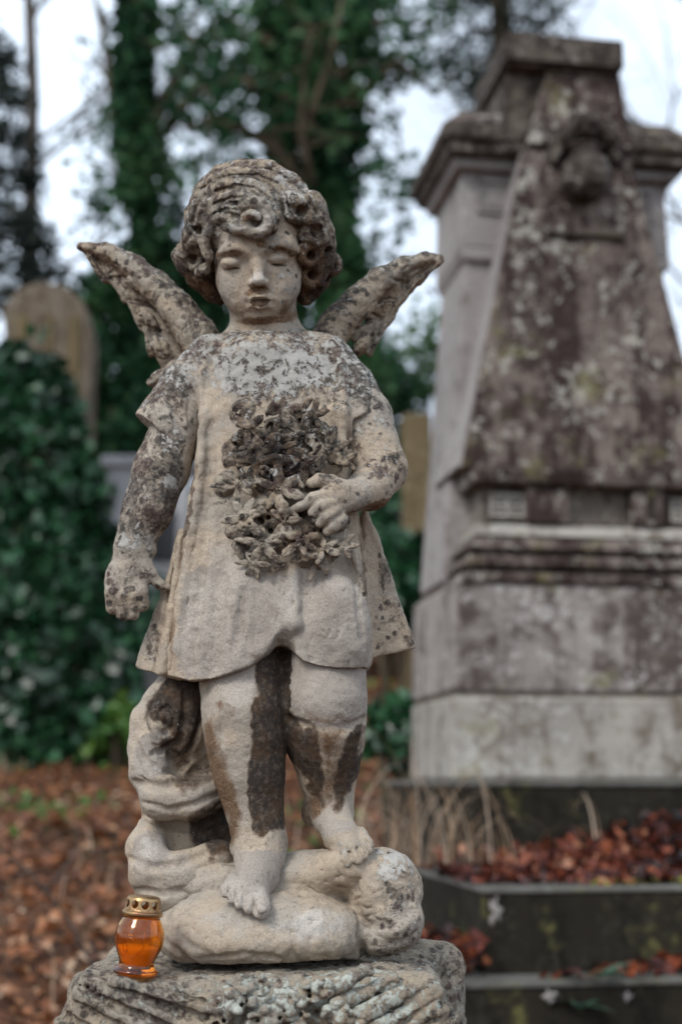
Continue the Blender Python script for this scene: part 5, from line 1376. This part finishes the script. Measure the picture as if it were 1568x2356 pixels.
for u, v, Y, r, n, mat, lab in ((300, 900, 13.5, 1.15, 5200, 'ivy_tree', 'tall dark green shrub behind the angel\'s lower left wing'), (330, 720, 14.5, 1.0, 4200, 'ivy_tree', 'dark bush rising above the tall shrub by the left wing'), (255, 1010, 13, .8, 2600, 'ivy_tree', 'low dark bush right of the brown headstone'), (600, 1000, 15, 2.0, 6000, 'ivy_tree', 'broad dark bush hidden behind the angel\'s chest'),
        (905, 1340, 7.6, .36, 1500, 'ivy', 'small green ivy bush at the foot of the brown gravestone'), (895, 1180, 12.5, .55, 1100, 'ivy', 'grey green bush beside the angel\'s bent elbow'), (915, 850, 16, 1.0, 900, 'shrub', 'loose light green bush against the sky right of the right wing'), (860, 930, 15, .8, 1500, 'ivy_tree', 'dark bush below the right wing'), (420, 1420, 10, .45, 800, 'ivy', 'green bush behind the hem of the tunic on the left'), (262, 1680, 7.6, .2, 220, 'shrub', 'bright green low plant at the foot of the ivy mound'), (915, 1690, 3.6, .16, 260, 'ivy', 'small ivy sprig growing beside the corner of the tomb')):
    shrub('shrub', at_y(u, v, Y), r, n, M[mat], (.05, .10) if Y < 5 else (.09, .17), lab, 'shrub', gs if mat == 'ivy_tree' else None)

def ivy_tree(name, axis, Y, rad, n, label, branches, leafsize=(.09, .16), sprays=(), seed=1):
    """trunk wrapped in ivy; axis = picture positions from the ground up with the trunk's half width"""
    rr = random.Random(seed); pts = [at_y(u, v, Y) for u, v, _ in axis]; hw = [h * (Y + DIST) / FPX for _, _, h in axis]
    base = pts[0]; root = thing(name, (base[0], Y, base[2]), label, 'tree', 'ivy clad trees behind the angel')
    m = MB(); m.tube(pts, [h * .42 for h in hw], 10)
    trunk = m.build('trunk', M['bark'], root, True)
    t = RNG.random(n) * (len(pts) - 1); i = t.astype(int); f = (t - i)[:, None]; A = np.array(pts); Hh = np.array(hw)
    c = A[i] * (1 - f) + A[i + 1] * f; h = Hh[i] * (1 - f[:, 0]) + Hh[i + 1] * f[:, 0]
    a = RNG.uniform(0, 6.28, n); lump = 1 + .6 * fbm(np.stack([np.cos(a) * 1.3, np.sin(a) * 1.3, c[:, 2] * 1.4], 1), 1.0, 3, seed)
    q = h * lump * (.55 + .5 * RNG.random(n) ** .6)
    p = c + np.stack([np.cos(a) * q, np.sin(a) * q, RNG.normal(0, .08, n)], 1)
    fol = [p]
    for bp, r0, dens in branches:
        P_ = [at_y(u, v, Y + dy) for u, v, dy in bp]; m = MB(); m.tube(P_, [r0 * (1 - .7 * j / (len(P_) - 1)) for j in range(len(P_))], 6)
        for j in range(len(P_) - 1):
            for _ in range(3):
                s = Vector(P_[j]) .lerp(Vector(P_[j + 1]), rr.random()); e = s + Vector((rr.uniform(-.7, .7), rr.uniform(-.4, .4), rr.uniform(-.5, .6)))
                m.tube([s, s.lerp(e, .5) + Vector((0, 0, .06)), e], [r0 * .3, r0 * .22, r0 * .08], 5)
                if dens:
                    k = int(dens * rr.uniform(.4, 1.5)); fol.append(cluster([e, s.lerp(e, .6)], [.30, .22], k, (1, 1, .8)))
        m.build('limb', M['bark'], root, True)
    for (u0, u1, v0, v1, k) in sprays:
        cs = [at_y(rr.uniform(u0, u1), rr.uniform(v0, v1), Y + rr.uniform(-1.5, 1.5)) for _ in range(k)]
        fol.append(cluster(cs, .38, k * 9, (1, 1, .7)))
    p = np.concatenate(fol)
    leaf_mesh('foliage', p, RNG.uniform(*leafsize, len(p)), M['ivy_tree'], root, (0, -.4, .7), .42 + .5 * fbm(p, 1.2, 2, seed + 3) + RNG.uniform(-.25, .25, len(p)), .75, .2, .3)
ivy_tree('ivy_clad_tree', [(345, 1480, 60), (345, 1000, 62), (345, 600, 66), (330, 430, 66), (318, 250, 58), (312, 100, 48), (308, -100, 44), (305, -300, 44)], 14, 0, 6000, 'slim ivy clad tree trunk above the left wing',
         [([(340, 300, 0), (390, 210, .1), (430, 130, .2), (500, 60, .3), (560, 10, .4)], .11, 14), ([(350, 330, 0), (420, 260, -.2), (450, 180, -.3), (520, 120, -.2)], .08, 16), ([(300, 430, 0), (272, 330, .1), (255, 200, .1), (240, 90, .2), (215, -20, .2)], .09, 4), ([(320, 120, 0), (380, 100, 0), (440, 50, 0), (480, -20, 0)], .05, 14), ([(300, 460, 0), (260, 470, 0), (235, 520, 0)], .02, 22), ([(345, 560, 0), (280, 560, 0), (250, 590, 0)], .02, 34)], sprays=((215, 290, 240, 600, 26), (390, 470, 0, 220, 14)), seed=4)
ivy_tree('ivy_clad_tree', [(770, 1480, 90), (770, 1000, 95), (765, 700, 84), (755, 500, 92), (735, 350, 104), (712, 200, 122), (700, 60, 132), (690, -120, 130), (690, -300, 130)], 12.5, 0, 13000, 'broad ivy clad tree trunk rising behind the angel\'s head',
         [([(690, 420, -.5), (620, 330, -.6), (560, 300, -.6), (480, 270, -.5), (430, 300, -.4)], .08, 14), ([(680, 250, -.5), (610, 200, -.6), (540, 180, -.6), (470, 200, -.5)], .05, 16), ([(660, 120, -.4), (580, 80, -.5), (520, 90, -.4), (440, 60, -.3)], .05, 17), ([(700, 560, -.4), (620, 480, -.4), (520, 430, -.3), (440, 420, -.2)], .05, 14),
          ([(770, 250, -.3), (850, 200, -.3), (900, 150, -.2), (960, 170, -.1), (1000, 220, 0)], .08, 12), ([(760, 120, -.2), (840, 60, -.2), (920, 40, 0), (1000, 60, 0)], .05, 12), ([(800, 420, 0), (860, 380, 0), (900, 400, 0)], .03, 18), ([(800, 600, 0), (870, 560, 0), (900, 600, 0)], .03, 10), ([(690, 330, -1.0), (720, 250, -1.1), (760, 130, -1.1), (790, -20, -1.1)], .05, 0), ([(720, 430, -1.0), (690, 300, -1.2), (700, 180, -1.2), (720, 60, -1.2)], .04, 0)], sprays=((440, 620, 0, 260, 46), (430, 600, 250, 420, 22), (840, 1010, 0, 200, 34), (840, 900, 200, 640, 16), (860, 1000, 380, 480, 6)), seed=9)
def far_wood():
    n = 9000; X = RNG.uniform(-14, 16, n); Y = RNG.uniform(27, 35, n); top = 2.2 + 1.2 * fbm(np.stack([X, 0 * X, 0 * X], 1), .35, 3, 6)
    p = np.stack([X, Y, ground_z(X, Y) + RNG.random(n) ** .8 * np.maximum(top, .6)], 1)
    tag(leaf_mesh('far_wood', p, RNG.uniform(.18, .42, n), M['ivy_tree'], None, (0, -.4, .7), .35 + .4 * fbm(p, .6, 2, 9) + RNG.uniform(-.2, .2, n)), 'far dark wood closing the view behind the graves', 'wood', kind='stuff')
far_wood()
def conifer(name, trunk, Y, boughs, label, droop=.25, nl=900, spread=.3):
    pts = [at_y(u, v, Y) for u, v in trunk]; root = thing(name, tuple(pts[0]), label, 'conifer', 'conifers at the edges')
    m = MB(); m.tube(pts, [.16 - .1 * i / len(pts) for i in range(len(pts))], 8); m.build('trunk', M['bark'], root, True)
    fol = []
    for (u0, v0, u1, v1) in boughs:
        a, b = Vector(at_y(u0, v0, Y)), Vector(at_y(u1, v1, Y - random.uniform(0, 1.0))); mid = a.lerp(b, .55) + Vector((0, 0, droop * .5))
        m = MB(); m.tube([a, mid, b], [.04, .025, .008], 6); m.build('bough', M['bark'], root, True)
        t = RNG.random(nl) ** .8; A, B_, C_ = np.array(a), np.array(mid), np.array(b); t_ = t[:, None]
        p = (1 - t_) ** 2 * A + 2 * t_ * (1 - t_) * B_ + t_ ** 2 * C_
        o = RNG.normal(0, 1, (nl, 3)) * np.array([spread * .55, spread, spread * .38]) * (1.1 - .5 * t_); o[:, 2] -= abs(o[:, 2]) * .5
        fol.append(p + o)
    p = np.concatenate(fol); leaf_mesh('foliage', p, RNG.uniform(.06, .15, len(p)), M['conifer'], root, (0, 0, 1), None, .28, .1, .2)
conifer('conifer', [(1180, 1300), (1170, 600), (1150, 0), (1140, -400)], 13, [(1150, 60, 1010, 150), (1150, 10, 1000, 20), (1150, 120, 1060, 215), (1150, -60, 1060, -40), (1150, 40, 1280, 90), (1150, -40, 1290, 30), (1150, 160, 1090, 270), (1150, -120, 1000, -80)], 'dark drooping conifer above the top of the tomb', nl=420, spread=.30)
conifer('conifer', [(-90, 1500), (-85, 800), (-80, 300), (-78, -200)], 11, [(-85, 180, 40, 230), (-85, 300, 60, 330), (-85, 400, 80, 420), (-85, 480, 90, 520), (-85, 560, 130, 570), (-85, 620, 150, 640), (-85, 700, 120, 700), (-85, 90, 20, 140)], 'dark conifer at the left edge above the headstone', nl=700, spread=.26)
def bare_tree(trunk, Y, r, depth, label, seed, lean=(0, 0)):
    rr = random.Random(seed); pts = [Vector(at_y(u, v, Y)) for u, v in trunk]; root = thing('bare_tree', tuple(pts[0]), label, 'tree', 'bare trees in the distance')
    m = MB(); m.tube(pts, [r * (1 - .6 * i / len(pts)) for i in range(len(pts))], 7); m.build('trunk', M['twig'], root, True)
    m = MB()
    def grow(p, d, L, rad, k):
        e = p + d * L; mid = p.lerp(e, .5) + Vector((rr.uniform(-.1, .1), rr.uniform(-.1, .1), rr.uniform(0, .12))) * L
        m.tube([p, mid, e], [rad, rad * .8, rad * .55], 4, False)
        if k <= 0: return
        for _ in range(3 if k > 1 else 2):
            nd = (d + Vector((rr.uniform(-.8, .8), rr.uniform(-.6, .6), rr.uniform(-.45, .5)))).normalized(); grow(p.lerp(e, rr.uniform(.45, 1)), nd, L * rr.uniform(.55, .8), rad * .55, k - 1)
    for i in range(1, len(pts)):
        for _ in range(4):
            d = Vector((rr.uniform(-1, 1) + lean[0], rr.uniform(-.5, .5), rr.uniform(.1, .9))).normalized(); grow(pts[i - 1].lerp(pts[i], rr.random()), d, 2.4, r * .28, depth)
    m.build('crown', M['twig'], root, True)
bare_tree([(60, 1450), (70, 700), (75, 200), (60, -200)], 22, .17, 4, 'thin bare tree against the sky at upper left', 3)
bare_tree([(1640, 1450), (1640, 700), (1620, 300), (1600, -150)], 22, .16, 4, 'bare tree whose twigs cross the sky right of the tomb', 8, (-.5, 0))
# ------------------------------------------------------------------ grave lantern
def lantern():
    s = SC(320, 2200, 215) * .97; base = P(311, 2243, 225); tilt = math.radians(5.5)
    Rm = np.array(Matrix.Rotation(tilt, 3, 'Y')) 
    root = thing('grave_lantern', tuple(base), 'amber glass grave lantern with perforated gold lid on the pedestal', 'grave lantern')
    def put(v): return (np.asarray(v, float) @ Rm.T) * s + base
    glass = NT('amber_glass'); glass.done((1.0, .55, .10), .03, glass.bump(glass.noise(260, 3), .12, .001), .5, **{'Transmission Weight': 1.0, 'IOR': 1.48})
    va = glass.n('ShaderNodeVolumeAbsorption'); va.inputs[0].default_value = (1.0, .52, .05, 1); va.inputs[1].default_value = 40
    glass.t.links.new(va.outputs[0], glass.out.inputs['Volume'])
    gold = NT('gold_lacquered_tin'); gold.done(gold.mix(gold.step(gold.noise(60, 5), .45, .7), (.42, .27, .13), (.27, .14, .08)), .34, gold.bump(gold.noise(300, 3), .1, .001), .5, Metallic=1.0)
    # jar wall: outer profile up, inner profile down
    out = [(0.01, 0), (40, 0), (50, 2), (53, 7), (51, 13), (44, 17), (41, 24), (42, 33), (48, 48), (55, 66), (58.5, 84), (57, 102), (51, 118), (45, 128), (43, 133), (46, 136), (46, 141), (42, 143)]
    inn = [(39.5, 143), (40, 132), (42.5, 126), (48, 116), (53.5, 102), (55, 84), (51.5, 66), (44.5, 48), (38.5, 34), (36, 24), (30, 14), (0.01, 10)]
    v, f = lathe(out + inn, 64)
    v = np.array(v)
    def press(v):                                     # pressed rib panels on the belly
        a = np.arctan2(v[:, 1], v[:, 0]); r = np.hypot(v[:, 0], v[:, 1]); k = smooth(34, 50, v[:, 2]) * smooth(124, 108, v[:, 2]) * (r > 41)
        d = np.abs(np.sin(a * 3 + .5)); rib = smooth(.28, .04, d) * 2.6
        return v * np.stack([1 + k * rib / np.maximum(r, 1), 1 + k * rib / np.maximum(r, 1), np.ones(len(v))], 1)
    no = len(out) * 64; v[:no] = press(v[:no])
    me = bpy.data.meshes.new('glass_jar'); me.from_pydata([tuple(q) for q in put(v)], [], f); me.polygons.foreach_set('use_smooth', [True] * len(f)); me.update()
    jar = link('glass_jar', me, glass.m, root)
    # cross in relief
    def bead(pts, r):
        q = []
        for a, z in pts:
            R_ = np.interp(z, [o[1] for o in out[6:14]], [o[0] for o in out[6:14]]) + .2; an = math.radians(-90 + a); q.append(put((R_ * math.cos(an), R_ * math.sin(an), z)))
        return q, [r * s] * len(q)
    m = MB()
    for pl in ([(-32, 113), (-32, 97), (-48, 96), (-48, 90), (-32, 89), (-33, 60), (-29, 54), (-22, 56), (-22, 89), (-4, 88), (-4, 95), (-22, 96), (-22, 113), (-27, 116), (-32, 113)],
               [(8, 118), (18, 104), (22, 86), (18, 68), (6, 52), (-10, 42)], [(-62, 112), (-66, 90), (-58, 66), (-40, 46)]):
        dense = []
        for (a0, z0), (a1, z1) in zip(pl, pl[1:]):
            dense += [(a0 + (a1 - a0) * t / 4, z0 + (z1 - z0) * t / 4) for t in range(4)]
        dense.append(pl[-1]); q, r = bead(dense, .9); m.tube(q, r, 8)
    m.build('cross_relief', glass.m, jar, True)
    # burnt down candle, widened and coloured bright orange to brighten the jar
    wax = NT('candle_wax'); wax.done((.98, .60, .14), .5, None, .4, **{'Subsurface Weight': .0})
    v, f = lathe([(0.01, 11.0), (29, 15), (35, 24.5), (37.6, 34), (43.4, 47), (49.5, 64), (46, 66), (30, 62), (.01, 61)], 40)
    me = bpy.data.meshes.new('candle'); me.from_pydata([tuple(q) for q in put(v)], [], f); me.polygons.foreach_set('use_smooth', [True] * len(f)); me.update(); link('candle', me, wax.m, root)
    # perforated lid
    h = .42e-3
    R_ = 46 * s; c = Clay((-R_ * 1.25, -R_ * 1.25, 132 * s), (R_ * 1.25, R_ * 1.25, 186 * s), h)
    X, Yy, Z = c.ax[0][:, None, None], c.ax[1][None, :, None], c.ax[2][None, None, :]
    rr = np.sqrt(X * X + Yy * Yy)
    prof_r = np.interp(c.ax[2] / s, [132, 138, 139, 144, 145.5, 148, 150, 152, 172, 178, 181, 183], [47.5, 48, 48.5, 48.5, 48, 44.5, 43, 42.5, 40.5, 38.5, 34, 20]).astype(f32) * f32(s)
    outer = np.maximum(rr - prof_r[None, None, :], np.maximum(Z - f32(182 * s), f32(136 * s) - Z))
    inner = np.maximum(rr - (prof_r - f32(1.5 * s))[None, None, :], Z - f32(180.2 * s))
    D = np.maximum(outer, -inner)
    for k in range(10):
        a = math.radians(-90 + 18 + k * 36 - 4); ca, sa = math.cos(a), math.sin(a)
        al = X * f32(ca) + Yy * f32(sa); pe = -X * f32(sa) + Yy * f32(ca)
        hole = np.maximum(np.sqrt(pe ** 2 + (Z - f32(163 * s)) ** 2) - f32(8.6 * s), -al)
        D = np.maximum(D, -hole)
    c.D = D.astype(f32); co, F = c.mesh(); co = relax(co, F, 2)
    co = (co / s) @ Rm.T * s + base
    new_mesh('lid', co, F, gold.m, root)
lantern()
# ------------------------------------------------------------------ camera, light, sky
cam = bpy.data.cameras.new('camera'); co_ = bpy.data.objects.new('camera', cam); COL.objects.link(co_)
co_.location = tuple(CAM); co_.rotation_euler = (math.pi / 2 + TILT, 0, 0)
cam.sensor_fit = 'VERTICAL'; cam.sensor_height = 36; cam.sensor_width = 24
cam.lens = FPX / 2356 * 36
cam.clip_start = .05; cam.clip_end = 500
cam.dof.use_dof = True; cam.dof.focus_distance = 1.53; cam.dof.aperture_fstop = 3.5
scene.camera = co_
w = bpy.data.worlds.new('World'); scene.world = w; w.use_nodes = True
nt = w.node_tree; nt.nodes.clear()
SUN_EL, SUN_AZ = math.radians(43), math.radians(200)
sky = nt.nodes.new('ShaderNodeTexSky'); sky.sky_type = 'NISHITA'; sky.sun_disc = False
sky.sun_elevation = SUN_EL; sky.sun_rotation = SUN_AZ; sky.dust_density = 4; sky.air_density = 1.0; sky.ozone_density = 1
hs = nt.nodes.new('ShaderNodeHueSaturation'); hs.inputs['Saturation'].default_value = .35; hs.inputs['Value'].default_value = 1
tc = nt.nodes.new('ShaderNodeTexCoord'); no = nt.nodes.new('ShaderNodeTexNoise'); no.inputs['Scale'].default_value = 2.2; no.inputs['Detail'].default_value = 5
mr = nt.nodes.new('ShaderNodeMapRange'); mr.inputs[1].default_value = .38; mr.inputs[2].default_value = .62; mr.inputs[3].default_value = .80; mr.inputs[4].default_value = 1.45
cm = nt.nodes.new('ShaderNodeMix'); cm.data_type = 'RGBA'; cm.blend_type = 'MIX'; cm.inputs[0].default_value = .75
cl = nt.nodes.new('ShaderNodeMix'); cl.data_type = 'RGBA'; cl.blend_type = 'MULTIPLY'; cl.inputs[0].default_value = 1
bg = nt.nodes.new('ShaderNodeBackground'); wo = nt.nodes.new('ShaderNodeOutputWorld')
L = nt.links.new
L(sky.outputs[0], hs.inputs['Color']); L(hs.outputs[0], cm.inputs[6]); cm.inputs[7].default_value = (7.6, 8.8, 10.4, 1)
L(tc.outputs['Generated'], no.inputs['Vector']); L(no.outputs[0], mr.inputs[0])
cc = nt.nodes.new('ShaderNodeCombineColor')
for i in range(3): L(mr.outputs[0], cc.inputs[i])
L(cm.outputs[2], cl.inputs[6]); L(cc.outputs[0], cl.inputs[7]); L(cl.outputs[2], bg.inputs['Color']); L(bg.outputs[0], wo.inputs['Surface'])
bg.inputs['Strength'].default_value = .105
sun = bpy.data.lights.new('sun', 'SUN'); sun.energy = 1.5; sun.angle = math.radians(18); sun.color = (1, .96, .90)
so = bpy.data.objects.new('sun', sun); COL.objects.link(so)
# light comes from behind the viewer's left shoulder
sd = Vector((-.42, -.62, math.tan(SUN_EL) * math.hypot(.42, .62)))
so.rotation_euler = (-sd).to_track_quat('-Z', 'Y').to_euler(); so.location = (-3, -5, 8)
sky.sun_rotation = math.atan2(sd.x, sd.y)
scene.view_settings.view_transform = 'Standard'; scene.view_settings.look = 'None'; scene.view_settings.exposure = .35; scene.view_settings.gamma = 1
scene.cycles.use_denoising = True
scene.cycles.max_bounces = 10; scene.cycles.transmission_bounces = 10; scene.cycles.transparent_max_bounces = 8; scene.cycles.diffuse_bounces = 2; scene.cycles.glossy_bounces = 3
scene.cycles.caustics_reflective = False; scene.cycles.caustics_refractive = True
scene.cycles.sample_clamp_indirect = 6
